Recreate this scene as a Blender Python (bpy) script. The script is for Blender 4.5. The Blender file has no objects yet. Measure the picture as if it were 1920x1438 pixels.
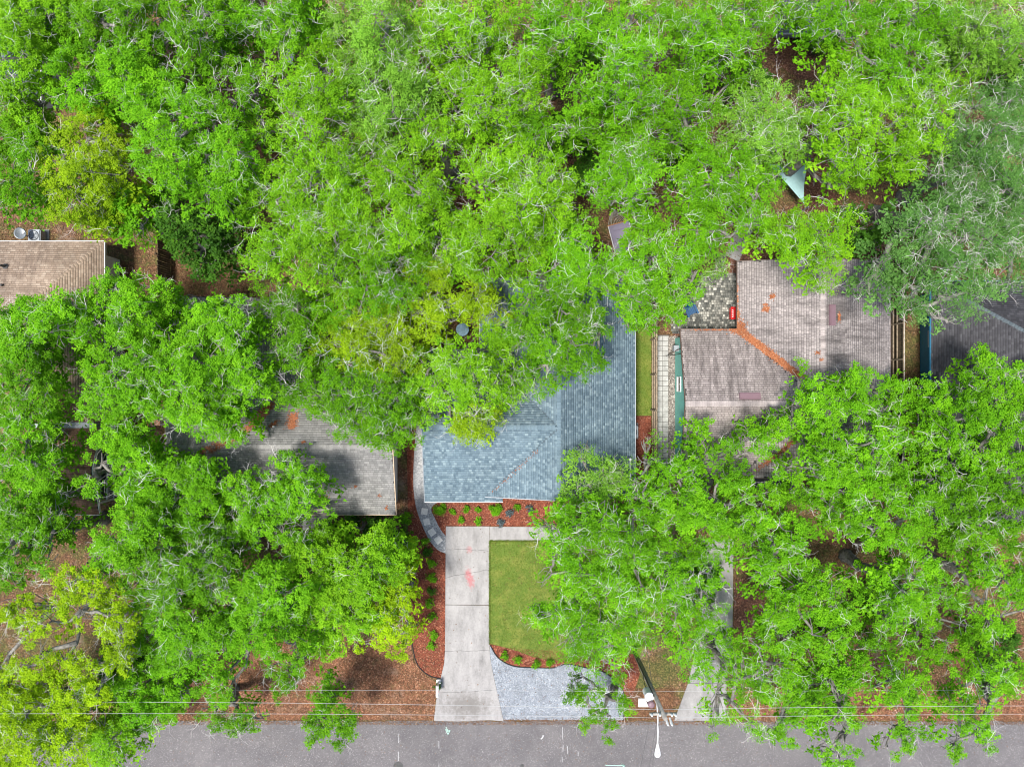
import bpy, bmesh, math, random
import numpy as np
from mathutils import Vector, Matrix

random.seed(7)
rng = np.random.default_rng(7)
R = math.radians
S = bpy.context.scene
COL = S.collection

# ------------------------------------------------------------------ camera, sky, sun, exposure
CAM_H, FPX, CX, CY = 50.0, 1363.0, 960.0, 719.0      # drone height, focal length in photo pixels, optical centre
cam = bpy.data.cameras.new('camera')
cam_o = bpy.data.objects.new('camera', cam)
COL.objects.link(cam_o)
cam_o.location = (0, 0, CAM_H)
cam_o.rotation_euler = (0, 0, 0)
cam.sensor_width = 36.0
cam.lens = 36.0 * FPX / 1920.0
cam.clip_end = 2000
S.camera = cam_o

SUN_AZ = Vector((-0.85, -0.53, 0)).normalized()
SUN_EL = R(74)
w = bpy.data.worlds.new('World')
S.world = w
w.use_nodes = True
nt = w.node_tree
sky = nt.nodes.new('ShaderNodeTexSky')
sky.sky_type = 'NISHITA'
sky.sun_disc = False
sky.sun_elevation = SUN_EL
sky.sun_rotation = math.atan2(SUN_AZ.x, SUN_AZ.y)
sky.air_density = 1.0
sky.dust_density = 2.5
sky.ozone_density = 1.0
bg = nt.nodes['Background']
bg.inputs[1].default_value = 0.10
nt.links.new(sky.outputs[0], bg.inputs[0])

sun = bpy.data.lights.new('sun', 'SUN')
sun.energy = 2.8
sun.angle = R(10)
sun.color = (1.0, 0.95, 0.87)
sun_o = bpy.data.objects.new('sun', sun)
COL.objects.link(sun_o)
to_sun = SUN_AZ * math.cos(SUN_EL) + Vector((0, 0, math.sin(SUN_EL)))
sun_o.rotation_euler = (-to_sun).to_track_quat('-Z', 'Y').to_euler()
sun_o.location = to_sun * 80

S.view_settings.view_transform = 'Standard'
S.view_settings.look = 'None'
S.view_settings.exposure = 0.98
S.view_settings.gamma = 1.0
S.render.engine = 'CYCLES'
S.cycles.max_bounces = 6
S.cycles.diffuse_bounces = 3
S.cycles.transmission_bounces = 4
S.cycles.use_denoising = True
S.cycles.filter_width = 1.1

# ------------------------------------------------------------------ helpers
def W(px, py, z=0.0):
    k = (CAM_H - z) / FPX
    return Vector(((px - CX) * k, (CY - py) * k, z))

def tag(o, label=None, cat=None, group=None, kind=None):
    if label: o['label'] = label
    if cat: o['category'] = cat
    if group: o['group'] = group
    if kind: o['kind'] = kind
    return o

def empty(name, loc=(0, 0, 0), rz=0.0):
    o = bpy.data.objects.new(name, None)
    COL.objects.link(o)
    o.location = loc
    o.rotation_euler = (0, 0, rz)
    o.empty_display_size = 0.2
    return o

def link_mesh(name, me, mat=None, parent=None):
    o = bpy.data.objects.new(name, me)
    COL.objects.link(o)
    if mat is not None and not me.materials: me.materials.append(mat)
    if parent is not None: o.parent = parent
    return o

def np_mesh(name, verts, faces, attr=None, smooth=False):
    """verts (n,3), faces (m,k) index array; attr (m,) float stored per face as 'v'."""
    me = bpy.data.meshes.new(name)
    verts = np.asarray(verts, dtype=np.float32); faces = np.asarray(faces, dtype=np.int32)
    n, (m, k) = len(verts), faces.shape
    me.vertices.add(n); me.vertices.foreach_set('co', verts.ravel())
    me.loops.add(m * k); me.loops.foreach_set('vertex_index', faces.ravel())
    me.polygons.add(m); me.polygons.foreach_set('loop_start', np.arange(0, m * k, k, dtype=np.int32))
    me.update(calc_edges=True)
    if attr is not None:
        a = me.attributes.new('v', 'FLOAT', 'FACE'); a.data.foreach_set('value', np.asarray(attr, dtype=np.float32))
    if smooth: me.polygons.foreach_set('use_smooth', np.ones(m, dtype=bool))
    return me

class MB:
    """collects simple solids in world or local space and builds one mesh"""
    def __init__(s): s.bm = bmesh.new()
    def box(s, a, b, rz=0.0, c=None):
        a = Vector(a); b = Vector(b)
        vs = []
        for z in (a.z, b.z):
            for x, y in ((a.x, a.y), (b.x, a.y), (b.x, b.y), (a.x, b.y)):
                v = Vector((x, y, z))
                if rz:
                    cc = Vector(c) if c is not None else (a + b) / 2
                    v = Matrix.Rotation(rz, 3, 'Z') @ (v - cc) + cc
                vs.append(s.bm.verts.new(v))
        for f in ((3, 2, 1, 0), (4, 5, 6, 7), (0, 1, 5, 4), (1, 2, 6, 5), (2, 3, 7, 6), (3, 0, 4, 7)):
            s.bm.faces.new([vs[i] for i in f])
        return s
    def poly(s, pts, z0=None, h=0.0):
        """prism: pts list of 2d/3d; extruded down by h"""
        top = [s.bm.verts.new((p[0], p[1], p[2] if z0 is None else z0)) for p in pts]
        s.bm.faces.new(top)
        if h:
            bot = [s.bm.verts.new((v.co.x, v.co.y, v.co.z - h)) for v in top]
            s.bm.faces.new(bot[::-1])
            n = len(top)
            for i in range(n):
                j = (i + 1) % n
                s.bm.faces.new((top[i], bot[i], bot[j], top[j]))
        return s
    def tube(s, pts, rad, sides=6, cap=True):
        pts = [Vector(p) for p in pts]
        if not hasattr(rad, '__len__'): rad = [rad] * len(pts)
        rings = []
        up = Vector((0.13, 0.21, 1)).normalized()
        for i, p in enumerate(pts):
            d = (pts[min(i + 1, len(pts) - 1)] - pts[max(i - 1, 0)])
            if d.length < 1e-7: d = Vector((0, 0, 1))
            d.normalize()
            u = d.cross(up)
            if u.length < 1e-3: u = d.cross(Vector((1, 0, 0)))
            u.normalize(); v = d.cross(u)
            rings.append([s.bm.verts.new(p + rad[i] * (u * math.cos(2 * math.pi * k / sides) + v * math.sin(2 * math.pi * k / sides))) for k in range(sides)])
        for a, b in zip(rings, rings[1:]):
            for k in range(sides):
                s.bm.faces.new((a[k], a[(k + 1) % sides], b[(k + 1) % sides], b[k]))
        if cap:
            s.bm.faces.new(rings[0]); s.bm.faces.new(rings[-1][::-1])
        return s
    def cyl(s, c, r, h, sides=16, r2=None):
        c = Vector(c)
        return s.tube([c, c + Vector((0, 0, h))], [r, r if r2 is None else r2], sides)
    def lathe(s, c, prof, sides=16):
        c = Vector(c); rings = []
        for r, z in prof:
            rings.append([s.bm.verts.new(c + Vector((r * math.cos(2 * math.pi * k / sides), r * math.sin(2 * math.pi * k / sides), z))) for k in range(sides)])
        for a, b in zip(rings, rings[1:]):
            for k in range(sides):
                s.bm.faces.new((a[k], a[(k + 1) % sides], b[(k + 1) % sides], b[k]))
        s.bm.faces.new(rings[0][::-1]); s.bm.faces.new(rings[-1])
        return s
    def build(s, name, mat, parent=None, smooth=False, bevel=0.0):
        bmesh.ops.recalc_face_normals(s.bm, faces=s.bm.faces[:])
        if bevel:
            bmesh.ops.bevel(s.bm, geom=s.bm.edges[:], offset=bevel, segments=2, affect='EDGES', clamp_overlap=True)
        me = bpy.data.meshes.new(name)
        s.bm.to_mesh(me); s.bm.free()
        if smooth:
            for p in me.polygons: p.use_smooth = True
        return link_mesh(name, me, mat, parent)

def pip(x, y, poly):
    """vectorised point in polygon"""
    x = np.asarray(x); y = np.asarray(y); ins = np.zeros(x.shape, bool)
    n = len(poly)
    for i in range(n):
        x1, y1 = poly[i][0], poly[i][1]; x2, y2 = poly[(i + 1) % n][0], poly[(i + 1) % n][1]
        if y1 == y2: continue
        c = ((y1 > y) != (y2 > y)) & (x < (x2 - x1) * (y - y1) / (y2 - y1) + x1)
        ins ^= c
    return ins

# ------------------------------------------------------------------ materials
def new_mat(name):
    m = bpy.data.materials.new(name); m.use_nodes = True
    return m, m.node_tree, m.node_tree.nodes['Principled BSDF']

def ramp(nt, fac, stops, interp='LINEAR'):
    r = nt.nodes.new('ShaderNodeValToRGB'); r.color_ramp.interpolation = interp
    e = r.color_ramp.elements
    while len(e) > 1: e.remove(e[-1])
    e[0].position = stops[0][0]; e[0].color = (*stops[0][1], 1)
    for p, c in stops[1:]:
        x = e.new(p); x.color = (*c, 1)
    nt.links.new(fac, r.inputs[0])
    return r.outputs[0]

def coords(nt, kind='Object'):
    g = nt.nodes.new('ShaderNodeNewGeometry')
    return g.outputs['Position']

def noise(nt, vec, scale, detail=4, rough=0.6, out=0, dist=0.0):
    n = nt.nodes.new('ShaderNodeTexNoise')
    n.inputs['Scale'].default_value = scale; n.inputs['Detail'].default_value = detail
    n.inputs['Roughness'].default_value = rough; n.inputs['Distortion'].default_value = dist
    nt.links.new(vec, n.inputs['Vector'])
    return n.outputs[out]

def voronoi(nt, vec, scale, out='Color', feature='F1', rand=1.0):
    n = nt.nodes.new('ShaderNodeTexVoronoi'); n.feature = feature
    n.inputs['Scale'].default_value = scale; n.inputs['Randomness'].default_value = rand
    nt.links.new(vec, n.inputs['Vector'])
    return n.outputs[out]

def mix(nt, fac, a, b, mode='MIX'):
    n = nt.nodes.new('ShaderNodeMix'); n.data_type = 'RGBA'; n.blend_type = mode
    for sock, val in ((n.inputs[0], fac), (n.inputs[6], a), (n.inputs[7], b)):
        if isinstance(val, (int, float)): sock.default_value = val
        elif isinstance(val, tuple): sock.default_value = (*val, 1)
        else: nt.links.new(val, sock)
    return n.outputs[2]

def mapr(nt, v, a, b, c=0.0, d=1.0):
    n = nt.nodes.new('ShaderNodeMapRange')
    n.inputs[1].default_value = a; n.inputs[2].default_value = b; n.inputs[3].default_value = c; n.inputs[4].default_value = d
    nt.links.new(v, n.inputs[0]); return n.outputs[0]

def bump(nt, h, bsdf, strength=0.5, dist=0.02):
    n = nt.nodes.new('ShaderNodeBump'); n.inputs['Strength'].default_value = strength; n.inputs['Distance'].default_value = dist
    nt.links.new(h, n.inputs['Height']); nt.links.new(n.outputs[0], bsdf.inputs['Normal'])

def sepr(nt, col):
    n = nt.nodes.new('ShaderNodeSeparateColor'); nt.links.new(col, n.inputs[0]); return n.outputs[0]

def plain(name, col, rough=0.6, metal=0.0, var=0.12, scale=6.0, spec=0.5):
    m, nt, b = new_mat(name)
    p = coords(nt)
    n = noise(nt, p, scale, 5)
    lo = tuple(c * (1 - var) for c in col); hi = tuple(min(1, c * (1 + var)) for c in col)
    nt.links.new(ramp(nt, n, [(0.3, lo), (0.7, hi)]), b.inputs['Base Color'])
    b.inputs['Roughness'].default_value = rough; b.inputs['Metallic'].default_value = metal
    b.inputs['Specular IOR Level'].default_value = spec
    return m

def attr_mat(name, stops, rough=0.7, noise_var=0.25, scale=1.2, spec=0.3, trans=0.0):
    """colour by the per-face attribute v, varied by a world-space noise"""
    m, nt, b = new_mat(name)
    a = nt.nodes.new('ShaderNodeAttribute'); a.attribute_name = 'v'
    c = ramp(nt, a.outputs['Fac'], stops)
    n = noise(nt, coords(nt), scale, 3)
    v = mapr(nt, n, 0.3, 0.7, 1 - noise_var, 1 + noise_var)
    mm = nt.nodes.new('ShaderNodeVectorMath'); mm.operation = 'SCALE'
    nt.links.new(c, mm.inputs[0]); nt.links.new(v, mm.inputs[3])
    nt.links.new(mm.outputs[0], b.inputs['Base Color'])
    b.inputs['Roughness'].default_value = rough; b.inputs['Specular IOR Level'].default_value = spec
    if trans:
        t = nt.nodes.new('ShaderNodeBsdfTranslucent'); nt.links.new(mm.outputs[0], t.inputs[0])
        x = nt.nodes.new('ShaderNodeMixShader'); x.inputs[0].default_value = trans
        o = nt.nodes['Material Output']
        nt.links.new(b.outputs[0], x.inputs[1]); nt.links.new(t.outputs[0], x.inputs[2]); nt.links.new(x.outputs[0], o.inputs[0])
    return m

M = {}
def mk_leaf(name, lo, mid, hi):
    M[name] = attr_mat('leaf_' + name, [(0.0, lo), (0.5, mid), (1.0, hi)], rough=0.6, noise_var=0.18, scale=0.35, spec=0.10, trans=0.34)
mk_leaf('lime',  (0.094, 0.25, 0.007), (0.192, 0.45, 0.011), (0.355, 0.66, 0.024))
mk_leaf('yellow', (0.145, 0.26, 0.007), (0.27, 0.45, 0.009), (0.44, 0.63, 0.020))
mk_leaf('bright', (0.066, 0.21, 0.006), (0.148, 0.41, 0.009), (0.285, 0.62, 0.018))
mk_leaf('green', (0.050, 0.165, 0.005), (0.115, 0.32, 0.007), (0.225, 0.50, 0.012))
mk_leaf('pale',  (0.105, 0.26, 0.022), (0.20, 0.43, 0.038), (0.36, 0.62, 0.085))
mk_leaf('grey',  (0.055, 0.155, 0.028), (0.115, 0.28, 0.052), (0.23, 0.43, 0.12))
mk_leaf('lime_yellow', (0.14, 0.26, 0.005), (0.29, 0.49, 0.007), (0.48, 0.69, 0.014))  # own yellow-lime leaf colour of the lower left crowns
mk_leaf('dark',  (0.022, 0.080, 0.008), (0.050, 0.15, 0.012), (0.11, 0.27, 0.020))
mk_leaf('blue',  (0.06, 0.09, 0.09), (0.11, 0.15, 0.16), (0.20, 0.24, 0.26))

def bark_mat(name, lo, hi):
    m, nt, b = new_mat(name)
    p = coords(nt)
    n = noise(nt, p, 5, 6, 0.7); v = voronoi(nt, p, 3.0, 'Distance')
    c = ramp(nt, n, [(0.32, lo), (0.62, hi)])
    nt.links.new(c, b.inputs['Base Color']); b.inputs['Roughness'].default_value = 0.9
    bump(nt, n, b, 0.6, 0.03)
    return m
M['bark'] = bark_mat('oak_bark', (0.085, 0.078, 0.068), (0.29, 0.275, 0.25))
M['twig'] = bark_mat('lichen_twig', (0.52, 0.50, 0.48), (0.86, 0.84, 0.82))

def asphalt():
    m, nt, b = new_mat('asphalt'); p = coords(nt)
    fine = sepr(nt, voronoi(nt, p, 30.0)); med = noise(nt, p, 0.5, 6, 0.65); big = noise(nt, p, 0.12, 3)
    c = ramp(nt, fine, [(0.0, (0.11, 0.104, 0.107)), (0.6, (0.14, 0.133, 0.137)), (0.9, (0.165, 0.157, 0.161)), (0.965, (0.26, 0.25, 0.25)), (1.0, (0.36, 0.35, 0.345))])
    c = mix(nt, 1.0, c, ramp(nt, med, [(0.3, (0.82, 0.82, 0.84)), (0.7, (1.12, 1.11, 1.1))]), 'MULTIPLY')
    c = mix(nt, 1.0, c, ramp(nt, big, [(0.35, (0.9, 0.9, 0.9)), (0.65, (1.1, 1.1, 1.1))]), 'MULTIPLY')
    spots = voronoi(nt, p, 1.1, 'Distance'); s = mapr(nt, spots, 0.03, 0.07, 0.35, 0.0)
    c = mix(nt, s, c, (0.035, 0.035, 0.037))
    nt.links.new(c, b.inputs['Base Color']); b.inputs['Roughness'].default_value = 0.9
    bump(nt, fine, b, 0.4, 0.01); return m
M['asphalt'] = asphalt()

def concrete(name, base, stain, red=False):
    m, nt, b = new_mat(name); p = coords(nt)
    mpp = nt.nodes.new('ShaderNodeMapping'); mpp.inputs['Scale'].default_value = (1.5, 0.55, 1); nt.links.new(p, mpp.inputs[0])
    n = noise(nt, mpp.outputs[0], 0.8, 8, 0.72); f = noise(nt, p, 9, 4)
    c = ramp(nt, n, [(0.30, tuple(x * 0.55 for x in base)), (0.43, tuple(x * 0.84 for x in base)), (0.55, base), (0.72, tuple(min(.9, x * 1.2) for x in base))])
    c = mix(nt, 1.0, c, ramp(nt, f, [(0.3, (0.9, 0.9, 0.9)), (0.7, (1.06, 1.06, 1.06))]), 'MULTIPLY')
    # tyre dirt towards the street, red paint stain on the middle slab: marks with a shape of their own
    def blob(cx, cy, sx, sy, lo, hi, nscale):
        mp = nt.nodes.new('ShaderNodeMapping'); mp.vector_type = 'POINT'
        mp.inputs['Location'].default_value = (-cx / sx, -cy / sy, 0); mp.inputs['Scale'].default_value = (1 / sx, 1 / sy, 0)
        nt.links.new(p, mp.inputs[0])
        l = nt.nodes.new('ShaderNodeVectorMath'); l.operation = 'LENGTH'; nt.links.new(mp.outputs[0], l.inputs[0])
        nn = noise(nt, p, nscale, 6, 0.75)
        a = nt.nodes.new('ShaderNodeMath'); a.operation = 'MULTIPLY_ADD'; nt.links.new(nn, a.inputs[0]); a.inputs[1].default_value = 2.2
        nt.links.new(l.outputs['Value'], a.inputs[2])
        return mapr(nt, a.outputs[0], lo, hi, 1.0, 0.0)
    if red:
        q = W(876, 1322); s1 = blob(q.x, q.y, 1.7, 1.0, 1.5, 2.2, 3.0)
        s1m = nt.nodes.new('ShaderNodeMath'); s1m.operation = 'MULTIPLY'; s1m.inputs[1].default_value = 0.75; nt.links.new(s1, s1m.inputs[0])
        c = mix(nt, s1m.outputs[0], c, stain)
        for (sx, sy, a, bb, st) in ((878, 1076, 0.36, 1.35, 0.75), (883, 1090, 0.45, 1.2, 0.7), (880, 1030, 0.30, 0.8, 0.5)):
            q = W(sx, sy); s2 = blob(q.x, q.y, a if sy < 1085 else 0.38, 0.62 if sy != 1030 else 0.35, 1.35, 1.95, 5.0)
            sm = nt.nodes.new('ShaderNodeMath'); sm.operation = 'MULTIPLY'; sm.inputs[1].default_value = st; nt.links.new(s2, sm.inputs[0])
            c = mix(nt, sm.outputs[0], c, (0.42, 0.13, 0.14))
    nt.links.new(c, b.inputs['Base Color']); b.inputs['Roughness'].default_value = 0.85
    bump(nt, f, b, 0.15, 0.01); return m
M['concrete'] = concrete('driveway_concrete', (0.335, 0.325, 0.322), (0.15, 0.14, 0.13), True)
M['concrete_grey'] = concrete('aged_concrete', (0.30, 0.292, 0.29), (0.22, 0.21, 0.2))
M['stone'] = plain('pale_stone', (0.72, 0.70, 0.66), 0.8, var=0.15, scale=8)

def ground_mat():
    m, nt, b = new_mat('leaf_litter_soil'); p = coords(nt)
    fine = sepr(nt, voronoi(nt, p, 15.0)); med = noise(nt, p, 0.9, 6, 0.7); big = noise(nt, p, 0.13, 4, 0.6)
    c = ramp(nt, fine, [(0.0, (0.050, 0.024, 0.014)), (0.35, (0.105, 0.050, 0.026)), (0.75, (0.175, 0.085, 0.044)), (0.95, (0.27, 0.15, 0.085)), (1.0, (0.40, 0.27, 0.18))])
    grass = ramp(nt, fine, [(0.0, (0.035, 0.055, 0.010)), (0.5, (0.08, 0.095, 0.020)), (1.0, (0.16, 0.15, 0.04))])
    c = mix(nt, mapr(nt, med, 0.45, 0.62, 0.0, 0.85), c, grass)
    c = mix(nt, mapr(nt, big, 0.52, 0.62, 0.0, 0.7), c, grass)
    bare = noise(nt, p, 0.35, 5, 0.65)
    c = mix(nt, mapr(nt, bare, 0.60, 0.70, 0.0, 0.7), c, (0.24, 0.18, 0.135))
    nt.links.new(c, b.inputs['Base Color']); b.inputs['Roughness'].default_value = 0.95
    bump(nt, fine, b, 0.7, 0.03); return m
M['soil'] = ground_mat()

def mulch_mat(name, cols, bare=None):
    m, nt, b = new_mat(name); p = coords(nt)
    mp = nt.nodes.new('ShaderNodeMapping'); mp.inputs['Scale'].default_value = (1, 1, 1)
    nt.links.new(p, mp.inputs[0])
    fine = sepr(nt, voronoi(nt, noise(nt, p, 3.0, 2, out=1) if False else mp.outputs[0], 17.0)); med = noise(nt, p, 1.2, 5)
    c = ramp(nt, fine, [(0.0, cols[0]), (0.5, cols[1]), (0.88, cols[2]), (1.0, cols[3])])
    c = mix(nt, 1.0, c, ramp(nt, med, [(0.3, (0.8, 0.8, 0.8)), (0.7, (1.15, 1.12, 1.1))]), 'MULTIPLY')
    if bare:
        bn = noise(nt, p, 0.55, 6, 0.7); c = mix(nt, mapr(nt, bn, 0.52, 0.66, 0.0, 0.8), c, bare)
        gn = noise(nt, p, 0.9, 5, 0.7, out=1); c = mix(nt, mapr(nt, sepr(nt, gn), 0.58, 0.70, 0.0, 0.6), c, (0.13, 0.14, 0.04))
    nt.links.new(c, b.inputs['Base Color']); b.inputs['Roughness'].default_value = 0.95
    bump(nt, fine, b, 0.8, 0.03); return m
M['mulch'] = mulch_mat('red_mulch', [(0.085, 0.022, 0.012), (0.20, 0.052, 0.027), (0.30, 0.092, 0.048), (0.44, 0.24, 0.155)])
M['mulch_brown'] = mulch_mat('brown_mulch', [(0.06, 0.028, 0.02), (0.13, 0.055, 0.035), (0.22, 0.10, 0.065), (0.40, 0.24, 0.17)])
M['straw'] = mulch_mat('orange_litter', [(0.12, 0.050, 0.026), (0.25, 0.105, 0.055), (0.34, 0.16, 0.09), (0.48, 0.30, 0.19)], bare=(0.25, 0.17, 0.12))
M['gravel'] = mulch_mat('blue_grey_gravel', [(0.19, 0.215, 0.25), (0.27, 0.305, 0.355), (0.34, 0.38, 0.43), (0.48, 0.51, 0.55)])
M['gravel_dark'] = mulch_mat('brown_grey_gravel', [(0.09, 0.08, 0.07), (0.24, 0.21, 0.19), (0.36, 0.33, 0.30), (0.60, 0.57, 0.53)])
M['grey_path'] = mulch_mat('grey_fine_gravel', [(0.22, 0.23, 0.25), (0.33, 0.35, 0.37), (0.43, 0.45, 0.47), (0.55, 0.57, 0.59)])

def lawn_mat():
    m, nt, b = new_mat('lawn_turf'); p = coords(nt)
    fine = noise(nt, p, 14, 3, 0.7); med = noise(nt, p, 1.1, 5, 0.65)
    c = ramp(nt, fine, [(0.3, (0.075, 0.13, 0.014)), (0.7, (0.15, 0.22, 0.03))])
    c = mix(nt, mapr(nt, med, 0.46, 0.64, 0, 0.6), c, (0.27, 0.27, 0.06))
    nt.links.new(c, b.inputs['Base Color']); b.inputs['Roughness'].default_value = 0.9
    bump(nt, fine, b, 0.5, 0.03); return m
M['lawn'] = lawn_mat()
M['grass_blade'] = attr_mat('grass_blade', [(0, (0.07, 0.15, 0.012)), (0.55, (0.16, 0.25, 0.025)), (1, (0.36, 0.36, 0.09))], noise_var=0.25, scale=0.9, trans=0.3)
M['chip_red'] = attr_mat('mulch_chip', [(0, (0.08, 0.02, 0.012)), (0.5, (0.20, 0.05, 0.027)), (0.9, (0.34, 0.12, 0.066)), (1, (0.52, 0.33, 0.24))])
M['litter'] = attr_mat('dry_oak_leaf', [(0, (0.055, 0.028, 0.014)), (0.5, (0.14, 0.068, 0.030)), (0.9, (0.235, 0.125, 0.058)), (1, (0.38, 0.26, 0.16))])
M['roof_litter'] = attr_mat('rust_leaf_litter', [(0, (0.20, 0.065, 0.028)), (0.6, (0.34, 0.115, 0.045)), (0.93, (0.46, 0.19, 0.085)), (1, (0.72, 0.55, 0.40))])
M['pebble'] = attr_mat('pebble', [(0, (0.18, 0.205, 0.24)), (0.5, (0.29, 0.325, 0.375)), (1, (0.50, 0.53, 0.57))])

def shingle_mat(name, stops, streak=0.0, streak_col=(0.1, 0.1, 0.1), axis=0, var=0.16):
    m, nt, b = new_mat(name); p = coords(nt)
    a = nt.nodes.new('ShaderNodeAttribute'); a.attribute_name = 'v'
    c = ramp(nt, a.outputs['Fac'], stops)
    n = noise(nt, p, 0.35, 5, 0.6); g = noise(nt, p, 22, 3)
    c = mix(nt, 1.0, c, ramp(nt, n, [(0.3, (1 - var,) * 3), (0.7, (1 + var,) * 3)]), 'MULTIPLY')
    c = mix(nt, 1.0, c, ramp(nt, g, [(0.3, (0.86,) * 3), (0.7, (1.12,) * 3)]), 'MULTIPLY')
    if streak:
        mp = nt.nodes.new('ShaderNodeMapping'); mp.inputs['Scale'].default_value = (0.5, 3.2, 1) if axis == 0 else (3.2, 0.5, 1)
        nt.links.new(p, mp.inputs[0])
        s = noise(nt, mp.outputs[0], 0.9, 5, 0.65); s2 = noise(nt, p, 0.16, 2)
        t = nt.nodes.new('ShaderNodeMath'); t.operation = 'MULTIPLY'
        nt.links.new(mapr(nt, s, 0.42, 0.66, 0, streak), t.inputs[0]); nt.links.new(mapr(nt, s2, 0.42, 0.6, 0.1, 1), t.inputs[1])
        c = mix(nt, t.outputs[0], c, streak_col)
    nt.links.new(c, b.inputs['Base Color']); b.inputs['Roughness'].default_value = 0.92
    b.inputs['Specular IOR Level'].default_value = 0.25
    return m
M['sh_blue'] = shingle_mat('slate_blue_shingle', [(0, (0.095, 0.145, 0.185)), (0.35, (0.135, 0.195, 0.24)), (0.7, (0.18, 0.25, 0.295)), (1, (0.275, 0.36, 0.40))])
M['sh_grey'] = shingle_mat('warm_grey_shingle', [(0, (0.20, 0.20, 0.20)), (0.5, (0.27, 0.268, 0.266)), (1, (0.36, 0.355, 0.35))], 0.28, (0.12, 0.118, 0.115), 1, 0.16)
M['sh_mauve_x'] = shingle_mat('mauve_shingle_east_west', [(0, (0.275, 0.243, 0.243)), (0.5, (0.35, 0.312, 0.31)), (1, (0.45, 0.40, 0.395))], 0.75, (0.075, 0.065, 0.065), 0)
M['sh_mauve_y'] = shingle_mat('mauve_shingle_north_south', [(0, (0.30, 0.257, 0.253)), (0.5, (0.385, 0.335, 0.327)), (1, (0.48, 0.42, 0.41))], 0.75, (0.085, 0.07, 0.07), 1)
M['sh_tan'] = shingle_mat('tan_brown_shingle', [(0, (0.27, 0.20, 0.15)), (0.5, (0.36, 0.275, 0.21)), (1, (0.46, 0.37, 0.29))], 0.6, (0.15, 0.11, 0.09), 1, 0.3)
M['sh_brown'] = shingle_mat('brown_shingle', [(0, (0.19, 0.105, 0.07)), (0.5, (0.27, 0.155, 0.105)), (1, (0.36, 0.22, 0.15))], 0.5, (0.09, 0.06, 0.045), 1)
M['sh_dark'] = shingle_mat('charcoal_shingle', [(0, (0.045, 0.045, 0.052)), (0.5, (0.065, 0.065, 0.075)), (1, (0.10, 0.10, 0.112))])
M['sh_slate'] = shingle_mat('slate_shingle', [(0, (0.06, 0.08, 0.095)), (0.5, (0.09, 0.115, 0.135)), (1, (0.13, 0.16, 0.18))])

M['underlay_blue'] = plain('blue_underlay', (0.075, 0.105, 0.13), 0.95)
M['underlay'] = plain('roof_underlay', (0.055, 0.052, 0.052), 0.95)
M['white'] = plain('white_paint', (0.76, 0.76, 0.75), 0.5, var=0.06)
M['off_white'] = plain('off_white_paint', (0.66, 0.64, 0.60), 0.6)
M['teal'] = plain('teal_paint', (0.17, 0.52, 0.46), 0.6, var=0.08)
M['blue_wall'] = plain('blue_paint', (0.04, 0.21, 0.36), 0.6, var=0.08)
M['grey_wall'] = plain('grey_paint', (0.34, 0.35, 0.35), 0.7)
M['tan_trim'] = plain('tan_trim', (0.55, 0.42, 0.30), 0.7)
M['brown_trim'] = plain('brown_trim', (0.11, 0.075, 0.06), 0.6)
M['mauve_metal'] = plain('mauve_metal', (0.20, 0.125, 0.15), 0.5, var=0.06)
M['glass'] = plain('window_glass', (0.03, 0.04, 0.05), 0.08, var=0.2)
M['black'] = plain('black_plastic', (0.018, 0.018, 0.02), 0.5)
M['galv'] = plain('grey_metal', (0.27, 0.30, 0.33), 0.45, 0.4)
M['steel_white'] = plain('white_metal', (0.80, 0.81, 0.82), 0.35, var=0.04)
M['wood_fence'] = bark_mat('weathered_fence_wood', (0.16, 0.12, 0.085), (0.36, 0.29, 0.21))
M['wood_dark'] = bark_mat('dark_fence_wood', (0.045, 0.032, 0.022), (0.13, 0.095, 0.062))
M['wood_pole'] = bark_mat('pole_wood', (0.20, 0.19, 0.17), (0.40, 0.38, 0.35))
M['wood_warm'] = plain('varnished_wood', (0.42, 0.18, 0.06), 0.5, var=0.2)
M['red'] = plain('red_paint', (0.55, 0.012, 0.014), 0.35, var=0.08)
M['blue_plastic'] = plain('blue_plastic', (0.01, 0.075, 0.19), 0.45, var=0.15)
M['blue_bin'] = plain('bright_blue_plastic', (0.012, 0.08, 0.42), 0.45, var=0.1)
M['sky_blue'] = plain('pale_blue_paint', (0.30, 0.50, 0.68), 0.5, var=0.3, scale=9)
M['sail'] = plain('teal_sail_cloth', (0.36, 0.56, 0.58), 0.8, var=0.06)
M['hammock'] = plain('grey_violet_canvas', (0.19, 0.17, 0.24), 0.9, var=0.12, scale=14)
M['paint_white'] = plain('chalk_paint', (0.45, 0.455, 0.46), 0.8, var=0.25, scale=14)
M['paint_green'] = plain('green_survey_paint', (0.36, 0.58, 0.50), 0.8, var=0.25, scale=14)
M['iron'] = plain('cast_iron', (0.06, 0.06, 0.06), 0.7, var=0.3)
M['wire'] = plain('pale_cable', (0.5, 0.5, 0.5), 0.5)
M['wire_dark'] = plain('dark_cable', (0.03, 0.03, 0.03), 0.5)
M['paver'] = attr_mat('cobble_paver', [(0, (0.08, 0.085, 0.08)), (0.5, (0.21, 0.21, 0.19)), (0.8, (0.34, 0.335, 0.30)), (1, (0.52, 0.51, 0.46))], rough=0.85, noise_var=0.3, scale=1.5)
M['paver_slab'] = plain('grey_slab', (0.40, 0.40, 0.39), 0.85, var=0.3, scale=2.5)
M['joint'] = plain('dark_joint', (0.10, 0.095, 0.085), 0.95)
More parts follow.
